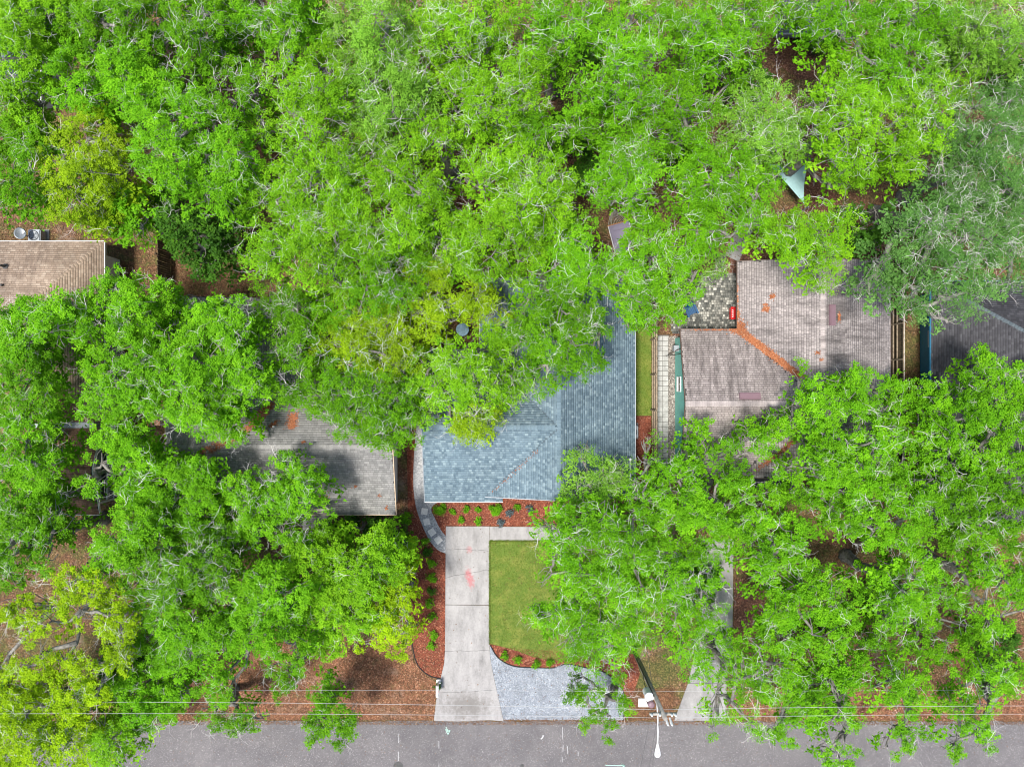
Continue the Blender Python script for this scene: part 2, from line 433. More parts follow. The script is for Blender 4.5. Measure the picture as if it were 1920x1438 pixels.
# ------------------------------------------------------------------ ground, road, paving
def smooth_px(pts, n=6):
    out = []
    for i in range(len(pts) - 1):
        p0 = pts[max(i - 1, 0)]; p1 = pts[i]; p2 = pts[i + 1]; p3 = pts[min(i + 2, len(pts) - 1)]
        for k in range(n):
            t = k / n
            out.append(tuple(0.5 * ((2 * p1[a]) + (-p0[a] + p2[a]) * t + (2 * p0[a] - 5 * p1[a] + 4 * p2[a] - p3[a]) * t * t + (-p0[a] + 3 * p1[a] - 3 * p2[a] + p3[a]) * t ** 3) for a in (0, 1)))
    out.append(tuple(pts[-1]))
    return out

def sheet(name, px, z, mat, h=0.0, parent=None, kind='structure'):
    """flat surface given by photo pixels on the ground, top at height z"""
    pts = [W(x, y) for x, y in px]
    o = MB().poly(pts, z0=z, h=h).build(name, mat, parent)
    # sheets must face up
    if o.data.polygons[0].normal.z < 0 and not h:
        o.data.flip_normals()
    if parent is None: o['kind'] = kind
    return o

g = MB().poly([(-220, -220), (220, -220), (220, 220), (-220, 220)], z0=0.0).build('ground', M['soil'])
if g.data.polygons[0].normal.z < 0: g.data.flip_normals()
g['kind'] = 'structure'

def jag(x0, y0, x1, y1, n, amp):
    return [(x0 + (x1 - x0) * i / n + random.uniform(-amp, amp), y0 + (y1 - y0) * i / n + random.uniform(-amp, amp)) for i in range(n + 1)]
road = sheet('road', jag(-900, 1350, 2900, 1353, 420, 1.6) + [(2900, 1545), (-900, 1545)], 0.012, M['asphalt'])
far_verge = sheet('verge', [(-900, 1548), (2900, 1548), (2900, 1800), (-900, 1800)], 0.008, M['lawn'])

# painted survey marks and ironwork on the road
def stroke(name, pts, wd, mat, z=0.018, parent=None):
    mb = MB()
    ps = [W(*p) for p in pts]
    for a, b in zip(ps, ps[1:]):
        d = (b - a); d.z = 0; n = Vector((-d.y, d.x, 0)).normalized() * wd / 2
        mb.poly([(a - n)[:2], (b - n)[:2], (b + n)[:2], (a + n)[:2]], z0=z)
    o = mb.build(name, mat, parent)
    return o
for seg in ([(748, 1374), (747.5, 1392)], [(747, 1408), (747.5, 1426)], [(823, 1388), (823, 1402)], [(823, 1432), (823, 1438)],
            [(1055, 1362), (1055, 1384)], [(1056, 1396), (1055.5, 1408)], [(1054, 1418), (1054, 1428)], [(1064, 1398), (1064.5, 1412)], [(1084, 1408), (1084, 1416)],
            [(838, 1362), (836, 1375)]):
    stroke('paint_mark', seg, 0.032, M['paint_white'], parent=road)
stroke('paint_arrow', [(1135, 1434), (1171, 1434.5), (1165, 1431), (1172, 1434.5), (1166, 1438)], 0.05, M['paint_green'], parent=road)
stroke('paint_scribble', [(836, 1362), (841, 1370), (835, 1366), (840, 1376), (844, 1368), (837, 1372)], 0.05, M['paint_green'], parent=road)
stroke('paint_scribble', [(1014, 1385), (1018, 1381), (1018.5, 1377)], 0.08, M['paint_white'], parent=road)
for x, y, r in ((747, 1436, 0.34), (979, 1435, 0.14)):
    c = W(x, y); mb = MB(); mb.lathe((c.x, c.y, 0.012), [(r, 0.0), (r, 0.010), (r * .86, 0.012), (r * .84, 0.006), (r * .2, 0.006), (r * .18, 0.010)], 20)
    mb.build('manhole_cover', M['iron'], road)

# driveway of the main house: slabs with open joints and cracks
drive = empty('driveway'); drive['kind'] = 'structure'
def drv_l(y):
    return float(np.interp(y, [986, 1219, 1243, 1268, 1312, 1351], [836, 834.5, 833, 827, 818, 813.5]))
def drv_r(y):
    return float(np.interp(y, [986, 1219, 1236, 1270, 1305, 1351], [918, 918, 919.5, 926, 934, 944]))
def cross(y0, y1, wob, n=14):
    off = np.cumsum(rng.normal(0, wob, n + 1)); off -= np.linspace(off[0], off[-1], n + 1)
    return [(y0 + (y1 - y0) * i / n + off[i], i / n) for i in range(n + 1)]
cuts = [cross(986.5, 986.5, 0), cross(1030, 1033, 0.9), cross(1083, 1068, 1.0), cross(1133, 1134, 0.05), cross(1220, 1219, 0.6), cross(1298, 1294, 1.0), cross(1350, 1350, 0.5)]
gap = [0, .20, .22, .5, .2, .2, 0]
for i in range(6):
    ga, gb = gap[i], gap[i + 1]
    top = [(drv_l(y) + (drv_r(y) - drv_l(y)) * t, y + ga) for y, t in cuts[i]]
    bot = [(drv_l(y) + (drv_r(y) - drv_l(y)) * t, y - gb) for y, t in cuts[i + 1]]
    ys, ye = top[-1][1], bot[-1][1]
    rs = [(drv_r(y), y) for y in np.arange(ys + 5, ye - 4, 8)]
    ls = [(drv_l(y), y) for y in np.arange(top[0][1] + 5, bot[0][1] - 4, 8)]
    sheet('slab', top + rs + bot[::-1] + ls[::-1], 0.05, M['concrete'], 0.12, drive)
sheet('slab', [(918.7, 987), (990, 987.4), (990, 1013.6), (918.7, 1013.6)], 0.048, M['concrete'], 0.12, drive)
sheet('slab', [(990.5, 987.4), (1066, 988), (1066, 1014), (990.5, 1013.6)], 0.048, M['concrete'], 0.12, drive)
sheet('slab', [(1047, 945), (1066, 945), (1066, 987.4), (1047, 987.2)], 0.05, M['concrete_grey'], 0.12, drive)

# lawn, planting beds, gravel
lawn_px = [(918.6, 1014.5), (1238, 1014), (1238, 1195)] + smooth_px([(1238, 1195), (1190, 1225), (1120, 1236), (1060, 1240), (1010, 1234), (975, 1222), (945, 1213), (919, 1207)])
lawn = sheet('lawn', lawn_px, 0.022, M['lawn'])
edge_r = smooth_px([(919.5, 1209), (932, 1230), (950, 1243), (970, 1249), (1000, 1250.5), (1038, 1251), (1062, 1244), (1095, 1250), (1132, 1259), (1158, 1280), (1170, 1302), (1169, 1349)])
bed_front_px = [(919.2, 1207)] + smooth_px([(919.2, 1207), (945, 1213), (975, 1222), (1010, 1234), (1060, 1240), (1120, 1236), (1190, 1225)]) + [(1196, 1260), (1182, 1300)] + edge_r[-12:-60:-1][::1]
bed_lower = sheet('planting_bed', [(919.2, 1206.5)] + smooth_px([(919.2, 1206.5), (945, 1212.5), (975, 1221.5), (1010, 1233.5), (1060, 1239.5), (1120, 1235.5), (1190, 1224)]) + [(1200, 1262), (1186, 1305)] + edge_r[:-6][::-1], 0.030, M['mulch'])
gravel_px = edge_r + [(944.5, 1349)] + [(drv_r(y) + 0.4, y) for y in range(1340, 1212, -8)]
gravel = sheet('gravel_pad', gravel_px, 0.018, M['gravel'])
left_bed_px = smooth_px([(762, 800), (764, 900), (766, 1000), (770, 1100), (772, 1200), (778, 1232), (788, 1252), (806, 1266), (826, 1271)]) + [(drv_l(y) - .4, y) for y in range(1264, 1034, -8)] + smooth_px([(835, 1037), (820, 1030), (805, 1012), (792, 985), (780, 950), (775, 910), (776, 860), (780, 800)])
bed_left = sheet('planting_bed', left_bed_px, 0.030, M['mulch'])
front_bed_px = smooth_px([(836, 1004), (826, 992), (815, 970), (809, 956), (814, 946), (828, 938)]) + [(828, 900), (1100, 900), (1100, 940), (1047, 945), (1047, 986.6), (918, 986), (836, 985.6)]
bed_front = sheet('planting_bed', front_bed_px, 0.034, M['mulch'])
path_px = smooth_px([(781, 790), (776, 860), (775, 910), (780, 950), (792, 985), (805, 1012), (820, 1030), (835.6, 1037)]) + smooth_px([(835.6, 1004), (826, 992), (815, 970), (809, 956), (814, 946), (828, 938)]) + [(828, 905), (805, 905), (800, 790)]
path = sheet('gravel_path', path_px, 0.026, M['grey_path'])
for (x, y, a, dw) in ((796, 958.5, -8, .44), (800.2, 978, 11, .44), (810, 997.3, 34, .46), (821.7, 1011.8, 40, .46)):
    c = W(x, y); mb = MB(); mb.box((c.x - dw / 2, c.y - dw / 2, 0.0), (c.x + dw / 2, c.y + dw / 2, 0.06), R(a))
    mb.build('stepping_stone', M['stone'], path, bevel=0.012)
for nm, pp in (('edging', edge_r), ('edging', smooth_px([(772, 1200), (778, 1232), (788, 1252), (806, 1266), (826, 1271)]))):
    o = MB().tube([W(x, y) + Vector((0, 0, 0.05)) for x, y in pp], 0.035, 5).build('bed_edging', M['black'], gravel if pp is edge_r else bed_left)
    o.name = 'edging'
side_bed = sheet('planting_bed', [(1180, 780), (1221, 780), (1221, 905), (1180, 905)], 0.030, M['mulch'])
side_grass = sheet('grass_strip', [(1180, 560), (1221, 560), (1221, 779), (1180, 779)], 0.020, M['lawn'])
straw = sheet('leaf_litter_verge', jag(330, 1200, 770, 1198, 30, 3) + [(775, 1240), (800, 1268), (820, 1280), (812, 1349), (330, 1349)], 0.006, M['straw'])
straw2 = sheet('leaf_litter_verge', jag(1172, 1300, 1262, 1296, 10, 3) + [(1262, 1350), (1172, 1349)], 0.006, M['straw'])
straw3 = sheet('leaf_litter_verge', jag(1360, 1290, 1960, 1285, 40, 4) + [(1960, 1350), (1360, 1350)], 0.006, M['straw'])

# neighbour's driveway right of the lot
nd = empty('neighbour_driveway'); nd['kind'] = 'structure'
for a, b in ((1010, 1100), (1100.6, 1190), (1190.6, 1280), (1280.6, 1350)):
    xl = lambda y: np.interp(y, [1010, 1190, 1280, 1350], [1318, 1310, 1290, 1264]); xr = lambda y: np.interp(y, [1010, 1190, 1280, 1350], [1375, 1373, 1362, 1362])
    sheet('slab', [(xl(a), a), (xr(a), a), (xr(b), b), (xl(b), b)], 0.045, M['concrete_grey'], 0.1, nd)
bedn = sheet('planting_bed', [(1376, 1100), (1440, 1095), (1520, 1130), (1500, 1178), (1376, 1176)], 0.026, M['mulch_brown'])
bedb = sheet('planting_bed', [(1262, 455), (1700, 440), (1700, 500), (1380, 520), (1262, 640)], 0.010, M['mulch_brown'])
bedc = sheet('planting_bed', [(1470, 60), (1560, 55), (1590, 140), (1500, 150), (1440, 110)], 0.010, M['mulch_brown'])
bedd = sheet('planting_bed', [(1500, 300), (1560, 290), (1570, 400), (1500, 400)], 0.012, M['mulch_brown'])
bede = sheet('planting_bed', [(820, 250), (900, 230), (930, 400), (870, 420), (830, 330)], 0.010, M['mulch_brown'])
# concrete garden walk behind the mauve-roofed house
gw = empty('garden_walk'); gw['kind'] = 'structure'
for i in range(4):
    t0, t1 = i / 4 + .008, (i + 1) / 4
    f = lambda t, s: (1412 - 40 * t + s * 13, 395 + 90 * t + s * 6)
    sheet('slab', [f(t0, -1), f(t0, 1), f(t1, 1), f(t1, -1)], 0.03, M['concrete_grey'], 0.06, gw)
# side path of square slabs and gravel strip beside the teal wall
sp = empty('slab_path'); sp['kind'] = 'structure'
sl_me = None
yy = 630.0; r_ = 0
while yy < 880:
    hgt = random.choice((9.2, 9.6, 10.4))
    for c0, c1 in ((1232.5, 1241.2), (1242.0, 1252.5)):
        o = sheet('paver', [(c0, yy), (c1, yy), (c1, yy + hgt - .8), (c0, yy + hgt - .8)], 0.035 + random.uniform(0, .008), M['paver_slab'], 0.05, sp)
    yy += hgt
sheet('gravel_strip', [(1253.2, 630), (1280, 630), (1280, 900), (1253.2, 900)], 0.016, M['gravel_dark'])
sheet('path_bedding', [(1230, 628), (1254, 628), (1254, 900), (1230, 900)], 0.012, M['joint'])
# cobbled patio
pat = sheet('patio', [(1262, 514), (1390, 514), (1390, 626), (1262, 626)], 0.014, M['joint'])
def cobbles(name, px0, px1, size, parent, mat):
    a = W(*px0); b = W(*px1); vs = []; fs = []; av = []
    x = a.x; 
    y = b.y
    row = 0
    while y < a.y:
        h = size * random.uniform(.92, 1.08)
        x = a.x - random.uniform(0, size)
        while x < b.x:
            wd = size * random.choice((.9, 1.0, 1.0, 1.45)); z = 0.04 + random.uniform(0, .012); gp = .012
            n = len(vs)
            x0, x1, y0, y1 = x + gp, x + wd - gp, y + gp, y + h - gp
            vs += [(x0, y0, z), (x1, y0, z), (x1, y1, z), (x0, y1, z), (x0 - .006, y0 - .006, .01), (x1 + .006, y0 - .006, .01), (x1 + .006, y1 + .006, .01), (x0 - .006, y1 + .006, .01)]
            fs += [(n, n + 1, n + 2, n + 3), (n + 4, n + 5, n + 1, n), (n + 5, n + 6, n + 2, n + 1), (n + 6, n + 7, n + 3, n + 2), (n + 7, n + 4, n, n + 3)]
            av += [random.random() ** 1.25] * 5
            x += wd
        y += h
    o = link_mesh(name, np_mesh(name, vs, fs, av), mat, parent); o['kind'] = 'stuff'; return o
cobbles('cobbles', (1262, 514), (1390, 626), 0.165, pat, M['paver'])

# ------------------------------------------------------------------ houses
def roof_tabs(planes, expo, tabw, lift=0.016, gap=0.008):
    """shingle tabs laid course by course on each roof plane -> verts, faces, attribute"""
    V, F, A = [], [], []
    base = 0
    for pts in planes:
        P = [Vector(p) for p in pts]
        u = (P[1] - P[0]).normalized()
        n = (P[1] - P[0]).cross(P[-1] - P[0]).normalized()
        if n.z < 0: n = -n
        v = n.cross(u)
        if v.z < 0: v = -v
        uv = [((p - P[0]).dot(u), (p - P[0]).dot(v)) for p in P]
        umin, umax = min(a for a, b in uv), max(a for a, b in uv); vmax = max(b for a, b in uv); vmin = min(b for a, b in uv)
        cx, cy, cw = [], [], []
        vv = vmin
        while vv < vmax:
            x = umin - random.uniform(0, tabw)
            while x < umax:
                wd = tabw * random.choice((0.75, 1, 1, 1.3)) if isinstance(tabw, float) else tabw
                cx.append(x); cy.append(vv); cw.append(wd); x += wd
            vv += expo
        cx = np.array(cx); cy = np.array(cy); cw = np.array(cw)
        keep = pip(cx + cw / 2, cy + expo / 2, uv)
        # trim the tabs that cross the outline to the part inside
        x0 = cx.copy(); x1 = cx + cw
        for t in (0.25, 0.5, 0.75):
            pass
        il = pip(x0 + .02, cy + expo / 2, uv); ir = pip(x1 - .02, cy + expo / 2, uv)
        x0 = np.where(keep & ~il, cx + cw * .35, x0); x1 = np.where(keep & ~ir, cx + cw * .65, x1)
        x0, x1, cy = x0[keep], x1[keep], cy[keep]
        m = len(x0)
        l0 = lift + rng.uniform(0, 0.008, m); g = gap / 2
        y0, y1 = cy, np.minimum(cy + expo - gap, vmax)
        def pt(a, b, h):
            return (np.array(P[0])[None] + a[:, None] * np.array(u)[None] + b[:, None] * np.array(v)[None] + h[:, None] * np.array(n)[None])
        z = np.zeros(m)
        q = np.stack([pt(x0 + g, y0, l0), pt(x1 - g, y0, l0), pt(x1 - g, y1, l0 * .75), pt(x0 + g, y1, l0 * .75), pt(x0 + g, y0, z + .001), pt(x1 - g, y0, z + .001)], 1)
        idx = base + np.arange(m)[:, None] * 6
        f = np.concatenate([idx + np.array([[0, 1, 2, 3]]), idx + np.array([[4, 5, 1, 0]])], 0)
        a = rng.beta(2.0, 2.2, m)
        V.append(q.reshape(-1, 3)); F.append(f); A.append(np.concatenate([a, a * .8])); base += m * 6
    return np.concatenate(V), np.concatenate(F), np.concatenate(A)

def bar(mb, p, q, wd, ht):
    p = Vector(p); q = Vector(q); d = (q - p).normalized(); s = d.cross(Vector((0, 0, 1))).normalized() * wd / 2; h = Vector((0, 0, ht / 2))
    vs = [mb.bm.verts.new(c + a * s + b * h) for c in (p, q) for a, b in ((-1, -1), (1, -1), (1, 1), (-1, 1))]
    for f in ((0, 1, 2, 3), (7, 6, 5, 4), (0, 4, 5, 1), (1, 5, 6, 2), (2, 6, 7, 3), (3, 7, 4, 0)):
        mb.bm.faces.new([vs[i] for i in f])

CAPS = {}
def ridge_caps(parent, p, q, mat, wd=0.30, step=0.16, pitch=0.32, cap_v=(.35, 1.0)):
    p = Vector(p); q = Vector(q); L = (q - p).length; d = (q - p).normalized()
    key = (mat.name, wd, step)
    ang = math.atan2(d.y, d.x); el = math.asin(d.z)
    for i in range(int(L / step)):
        k = (key, i % 5)
        if k not in CAPS:
            s = wd / 2; t = step * 1.12; dz = -s * pitch
            vs = [(0, -s, dz + .012), (t, -s, dz + .004), (t, 0, .012), (0, 0, .026), (t, s, dz + .004), (0, s, dz + .012), (0, -s, dz - .004), (0, 0, .008), (0, s, dz - .004)]
            fs = [(0, 1, 2, 3), (3, 2, 4, 5), (6, 0, 3, 7), (7, 3, 5, 8)]
            CAPS[k] = np_mesh('ridge_cap', vs, fs, [random.uniform(*cap_v)] * 4); CAPS[k].materials.append(mat)
        o = bpy.data.objects.new('ridge_cap', CAPS[k]); COL.objects.link(o); o.parent = parent
        o.location = p + d * (i * step) + Vector((0, 0, .012)); o.rotation_euler = (0, -el, ang)

def make_house(name, label, planes, mats, deck, walls, wall_mat, edges, trim, ridges=(), cap_mat=None, expo=0.145, tabw=0.20, cap=(0.30, 0.16), deck_mat=None, gap=0.008, lift=0.015, cap_v=(.35, 1.0)):
    """planes: [(polygon eave first), material key]; walls: footprints with heights; edges: eave and rake lines"""
    h = empty(name); tag(h, label, 'house')
    mb = MB()
    for pl, _ in planes: mb.poly(pl, h=0.10)
    roof = mb.build('roof', deck_mat or M['underlay'], h)
    bym = {}
    for pl, mk in planes: bym.setdefault(mk, []).append(pl)
    for mk, pls in bym.items():
        v, f, a = roof_tabs(pls, expo, tabw, lift, gap)
        o = link_mesh('shingles', np_mesh('shingles', v, f, a), M[mk], roof); o['kind'] = 'stuff'
    for r in ridges: ridge_caps(roof, r[0], r[1], cap_mat or M[planes[0][1]], cap[0], cap[1], cap_v=cap_v)
    for fp in walls:
        MB().poly([(x, y) for x, y in fp[0]], z0=fp[1], h=fp[1]).build('wall', wall_mat, h)
    for p, q in edges:
        m2 = MB(); p = Vector(p); q = Vector(q)
        bar(m2, p + Vector((0, 0, -.06)), q + Vector((0, 0, -.06)), 0.05, 0.17)
        m2.build('fascia', trim, h)
    return h, roof

def gable_wall(h, a, b, peak, mat, t=0.12):
    """triangular gable infill between two eave corners and the ridge end"""
    a, b, p = Vector(a), Vector(b), Vector(peak)
    d = (b - a); n = Vector((-d.y, d.x, 0)).normalized() * t / 2
    mb = MB(); v1 = [mb.bm.verts.new(q + n) for q in (a, b, p)]; v2 = [mb.bm.verts.new(q - n) for q in (a, b, p)]
    mb.bm.faces.new(v1); mb.bm.faces.new(v2[::-1])
    for i in range(3):
        j = (i + 1) % 3; mb.bm.faces.new((v1[i], v1[j], v2[j], v2[i]))
    return mb.build('gable', mat, h)

def window(h, c, wd, ht, axis, out, mat=None):
    """c: centre on the wall face; axis 'x' or 'y' = direction the window runs; out = outward sign"""
    c = Vector(c); mb = MB(); t = 0.05
    def bx(a0, a1, z0, z1, d0, d1):
        if axis == 'y': mb.box((c.x + min(out * d0, out * d1), c.y + a0, c.z + z0), (c.x + max(out * d0, out * d1), c.y + a1, c.z + z1))
        else: mb.box((c.x + a0, c.y + min(out * d0, out * d1), c.z + z0), (c.x + a1, c.y + max(out * d0, out * d1), c.z + z1))
    bx(-wd / 2 - t, wd / 2 + t, ht / 2, ht / 2 + t, 0, .06); bx(-wd / 2 - t, wd / 2 + t, -ht / 2 - t, -ht / 2, 0, .09)
    bx(-wd / 2 - t, -wd / 2, -ht / 2, ht / 2, 0, .06); bx(wd / 2, wd / 2 + t, -ht / 2, ht / 2, 0, .06); bx(-.02, .02, -ht / 2, ht / 2, 0.01, .05)
    f = mb.build('window', mat or M['white'], h)
    mb = MB(); 
    def b2(a0, a1, z0, z1, d0, d1):
        if axis == 'y': mb.box((c.x + min(out * d0, out * d1), c.y + a0, c.z + z0), (c.x + max(out * d0, out * d1), c.y + a1, c.z + z1))
        else: mb.box((c.x + a0, c.y + min(out * d0, out * d1), c.z + z0), (c.x + a1, c.y + max(out * d0, out * d1), c.z + z1))
    b2(-wd / 2, -.02, -ht / 2, ht / 2, 0.004, .02); b2(.02, wd / 2, -ht / 2, ht / 2, 0.004, .02)
    mb.build('pane', M['glass'], f)
    return f

def door(h, c, wd, ht, axis, out, mat):
    c = Vector(c); mb = MB()
    if axis == 'x': mb.box((c.x - wd / 2, c.y, 0.08), (c.x + wd / 2, c.y + out * .06, ht))
    else: mb.box((c.x, c.y - wd / 2, 0.08), (c.x + out * .06, c.y + wd / 2, ht))
    d = mb.build('door', mat, h)
    k = MB(); k.lathe((c.x + (wd * .38 if axis == 'x' else out * .09), c.y + (out * .09 if axis == 'x' else wd * .38), 1.0), [(.015, -.03), (.035, -.01), (.035, .01), (.015, .03)], 8)
    k.build('handle', M['galv'], d)

# ---- main house, blue-grey shingles (T-shaped gables)
def t_house(name, label, xr, xe0, xe1, y0, y1, yr, wy0, wy1, xw, ze, pitch, mk, wall_mat, trim, wing_mk, lipx=None, over=.45, **kw):
    """N-S gable with ridge xr, eaves xe0/xe1, ends y0 (south) y1 (north); W wing ridge yr, eaves wy0/wy1, end xw"""
    zr = ze + (xe1 - xr) * pitch
    E = lambda x, y, z: (x, y, z)
    planes = [
        ([E(xe1, y0, ze), E(xe1, y1, ze), E(xr, y1, zr), E(xr, y0, zr)], mk),
        ([E(xe0, y1, ze), E(xe0, wy1, ze), E(xr, yr, zr), E(xr, y1, zr)], mk),
        ([E(xw, wy0, ze), E(xe0, wy0, ze), E(xr, yr, zr), E(xw, yr, zr)], wing_mk),
        ([E(xe0, wy1, ze), E(xw, wy1, ze), E(xw, yr, zr), E(xr, yr, zr)], wing_mk),
    ]
    # south part of the west slope of the N-S gable, cut by the valley
    k = (y0 - wy0) / (yr - wy0)
    px_ = xe0 + (xr - xe0) * max(k, 0); pz = ze + (zr - ze) * max(k, 0)
    planes.append(([E(xr, yr, zr), E(px_, max(y0, wy0), pz), E(xr, max(y0, wy0), zr)], mk))
    # keep courses parallel to the eave: first edge must run along the eave direction
    planes[-1] = ([E(px_, max(y0, wy0) + 1e-4, pz), E(px_, max(y0, wy0), pz), E(xr, max(y0, wy0), zr), E(xr, yr, zr)], mk)
    if lipx is not None:
        zz = ze + (y0 - wy0 + .06) / (yr - wy0) * (zr - ze)
        planes.append(([E(xe0, wy0, ze), E(lipx, wy0, ze), E(lipx, y0 + .06, zz), E(xe0 + .3, y0 + .06, zz)], wing_mk))
    o = .45
    walls = [([(xe0 + over, y0 + .35), (xe1 - o, y0 + .35), (xe1 - o, y1 - .35), (xe0 + over, y1 - .35)], ze - .05),
             ([(xw + .28, wy0 + o), (xe0 + over + .1, wy0 + o), (xe0 + over + .1, wy1 - o), (xw + .28, wy1 - o)], ze - .05)]
    edges = [(E(xe1, y0, ze), E(xe1, y1, ze)), (E(xe0, wy1, ze), E(xe0, y1, ze)), (E(xw, wy0, ze), E(xe0 if lipx is None else lipx, wy0, ze)), (E(xw, wy1, ze), E(xe0, wy1, ze)),
             (E(xe0, y1, ze), E(xr, y1, zr)), (E(xr, y1, zr), E(xe1, y1, ze)), (E(px_, y0, pz), E(xr, y0, zr)), (E(xr, y0, zr), E(xe1, y0, ze)),
             (E(xw, wy0, ze), E(xw, yr, zr)), (E(xw, yr, zr), E(xw, wy1, ze))]
    ridges = [(E(xr, y0, zr), E(xr, y1, zr)), (E(xw, yr, zr), E(xr - .2, yr, zr))]
    h, roof = make_house(name, label, planes, [M[mk]], None, walls, wall_mat, edges, trim, ridges, kw.pop('cap_mat', None), **kw)
    zd = ze - .06
    gable_wall(h, E(xe0 + over, y0 + .41, zd), E(xe1 - o, y0 + .41, zd), E(xr, y0 + .41, zr - .22), wall_mat)
    gable_wall(h, E(xe0 + over, y1 - .41, zd), E(xe1 - o, y1 - .41, zd), E(xr, y1 - .41, zr - .22), wall_mat)
    gable_wall(h, E(xw + .34, wy0 + o, zd), E(xw + .34, wy1 - o, zd), E(xw + .34, yr, zr - .22), wall_mat)
    return h, roof, zr

MH, MHroof, zr = t_house('main_house', 'house with blue-grey shingle roof behind the pale concrete driveway', 2.95, -2.1, 8.02, -7.35, 6.75, -2.75, -7.7, 2.2, -5.68, 2.75, 0.33,
                     'sh_blue', M['grey_wall'], M['galv'], 'sh_blue', lipx=-0.6, expo=0.155, tabw=0.175, cap=(0.28, 0.22), gap=.004, lift=.008, cap_v=(.3, .55), deck_mat=M['underlay_blue'])
door(MH, (3.4, -7.0, 0), 0.95, 2.05, 'x', -1, M['white'])
window(MH, (5.9, -7.0, 1.5), 1.5, 1.1, 'x', -1); window(MH, (-3.6, -7.25, 1.5), 1.6, 1.1, 'x', -1)
window(MH, (7.57, -1.5, 1.5), 1.2, 1.0, 'y', 1); window(MH, (7.57, 3.5, 1.5), 1.2, 1.0, 'y', 1)

RH, RHroof, zrr = t_house('neighbour_house', 'teal-walled house with mauve-grey shingle roof and rust leaves in its valley', 19.64, 14.64, 24.64, -6.1, 7.95, -1.28, -6.1, 3.54, 10.93, 2.7, 0.30,
                     'sh_mauve_x', M['teal'], M['brown_trim'], 'sh_mauve_y', expo=0.150, tabw=0.235, cap=(0.36, 0.15), gap=.015, over=.95)
window(RH, (11.21, -0.05, 1.35), 0.9, 0.8, 'y', -1); window(RH, (17.0, -5.75, 1.5), 1.4, 1.1, 'x', -1); door(RH, (20.4, -5.75, 0), .95, 2.05, 'x', -1, M['white'])
# dark entrance awning below the south gable
mb = MB(); mb.poly([(15.9, -6.05, 2.35), (15.9, -7.0, 2.1), (18.6, -7.0, 2.1), (18.6, -6.05, 2.35)], h=.06); mb.build('awning', M['sh_dark'], RH)
for x in (16.05, 18.45): MB().box((x - .05, -6.95, 0), (x + .05, -6.85, 2.08)).build('awning_post', M['white'], RH)
# low metal roof vents
def roof_vent(h, px, py, z, lx, ly, tx=0.0, ty=0.0):
    c = W(px, py, z); mb = MB()
    mb.box((-lx / 2, -ly / 2, -.05), (lx / 2, ly / 2, .10)); mb.box((-lx / 2 + .05, -ly / 2 + .05, .10), (lx / 2 - .05, ly / 2 - .05, .13))
    o = mb.build('roof_vent', M['mauve_metal'], h, bevel=0.01); o.location = c; o.rotation_euler = (ty, tx, 0); return o
roof_vent(RH, 1560, 591, 4.12, .42, 1.32, tx=math.atan(.30)); roof_vent(RH, 1406, 743, 4.12, 1.32, .42, ty=math.atan(-.30))
# wall things on the teal side: meter box, pipe
mb = MB(); c = W(1262, 655, .9); mb.box((10.85, c.y - .15, .8), (11.2, c.y + .25, 1.3)); mb.build('meter_box', M['galv'], RH, bevel=.02)
MB().tube([(11.15, c.y, 2.6), (10.98, c.y - .1, 1.4), (10.7, c.y - .3, .5), (10.75, c.y - .35, .05)], .03, 6).build('downpipe', M['brown_trim'], RH)
MB().tube([(11.15, c.y - .35, 2.5), (10.8, c.y - .4, 1.0), (10.6, c.y - .4, .05)], .025, 6).build('downpipe', M['black'], RH)

# ---- grey-roofed house left of the lot
ze = 2.7; xE, yS, yR, yN = -7.53, -8.54, -4.0, 0.5; zR = ze + 4.54 * .31; xV, xI, xWst = -20.1, -13.6, -22.1; yT = 5.5
wp = (zR - ze) / (xI - xV); zW = zR - (xV - xWst) * wp
planes = [([(xWst, yS, ze), (xE, yS, ze), (xE, yR, zR), (xWst, yR, zR)], 'sh_grey'),
          ([(xE, yN, ze), (xI, yN, ze), (xV, yR, zR), (xE, yR, zR)], 'sh_grey'),
          ([(xI, yT, ze), (xI, yN, ze), (xV, yR, zR), (xV, yT, zR)], 'sh_grey'),
          ([(xWst, yR, zW), (xWst, yT, zW), (xV, yT, zR), (xV, yR, zR)], 'sh_grey'),
          ([(-13.75, -9.86, 2.36), (-11.85, -9.86, 2.36), (-11.85, -8.45, 2.68), (-13.75, -8.45, 2.68)], 'sh_grey')]
LH, LHroof = make_house('neighbour_house', 'house with warm grey shingle roof half hidden by trees left of the driveway', planes, [M['sh_grey']], None,
    [([(xWst + .4, yS + .45), (xE - .35, yS + .45), (xE - .35, yN - .45), (xWst + .4, yN - .45)], ze - .05), ([(xWst + .4, yN - .5), (xI - .45, yN - .5), (xI - .45, yT - .4), (xWst + .4, yT - .4)], ze - .06)],
    M['off_white'], [((xWst, yS, ze), (xE, yS, ze)), ((xE, yS, ze), (xE, yR, zR)), ((xE, yR, zR), (xE, yN, ze)), ((xE, yN, ze), (xI, yN, ze)), ((xI, yN, ze), (xI, yT, ze)), ((xWst, yR, zW), (xWst, yT, zW))],
    M['tan_trim'], [((xWst, yR, zR), (xE, yR, zR)), ((xV, yR, zR), (xV, yT, zR))], M['sh_grey'], 0.15, 0.24, (0.26, 0.22))
gable_wall(LH, (xE - .41, yS + .45, ze - .06), (xE - .41, yN - .45, ze - .06), (xE - .41, yR, zR - .2), M['off_white'])
for x in (-13.6, -12.0): MB().box((x - .06, -9.75, 0), (x + .06, -9.63, 2.3)).build('porch_post', M['white'], LH)
c = W(512, 800, 4.0); MB().lathe((c.x, c.y, 3.55), [(.16, 0), (.08, .04), (.06, .42), (.045, .42)], 12).build('vent_pipe', M['white'], LHroof)
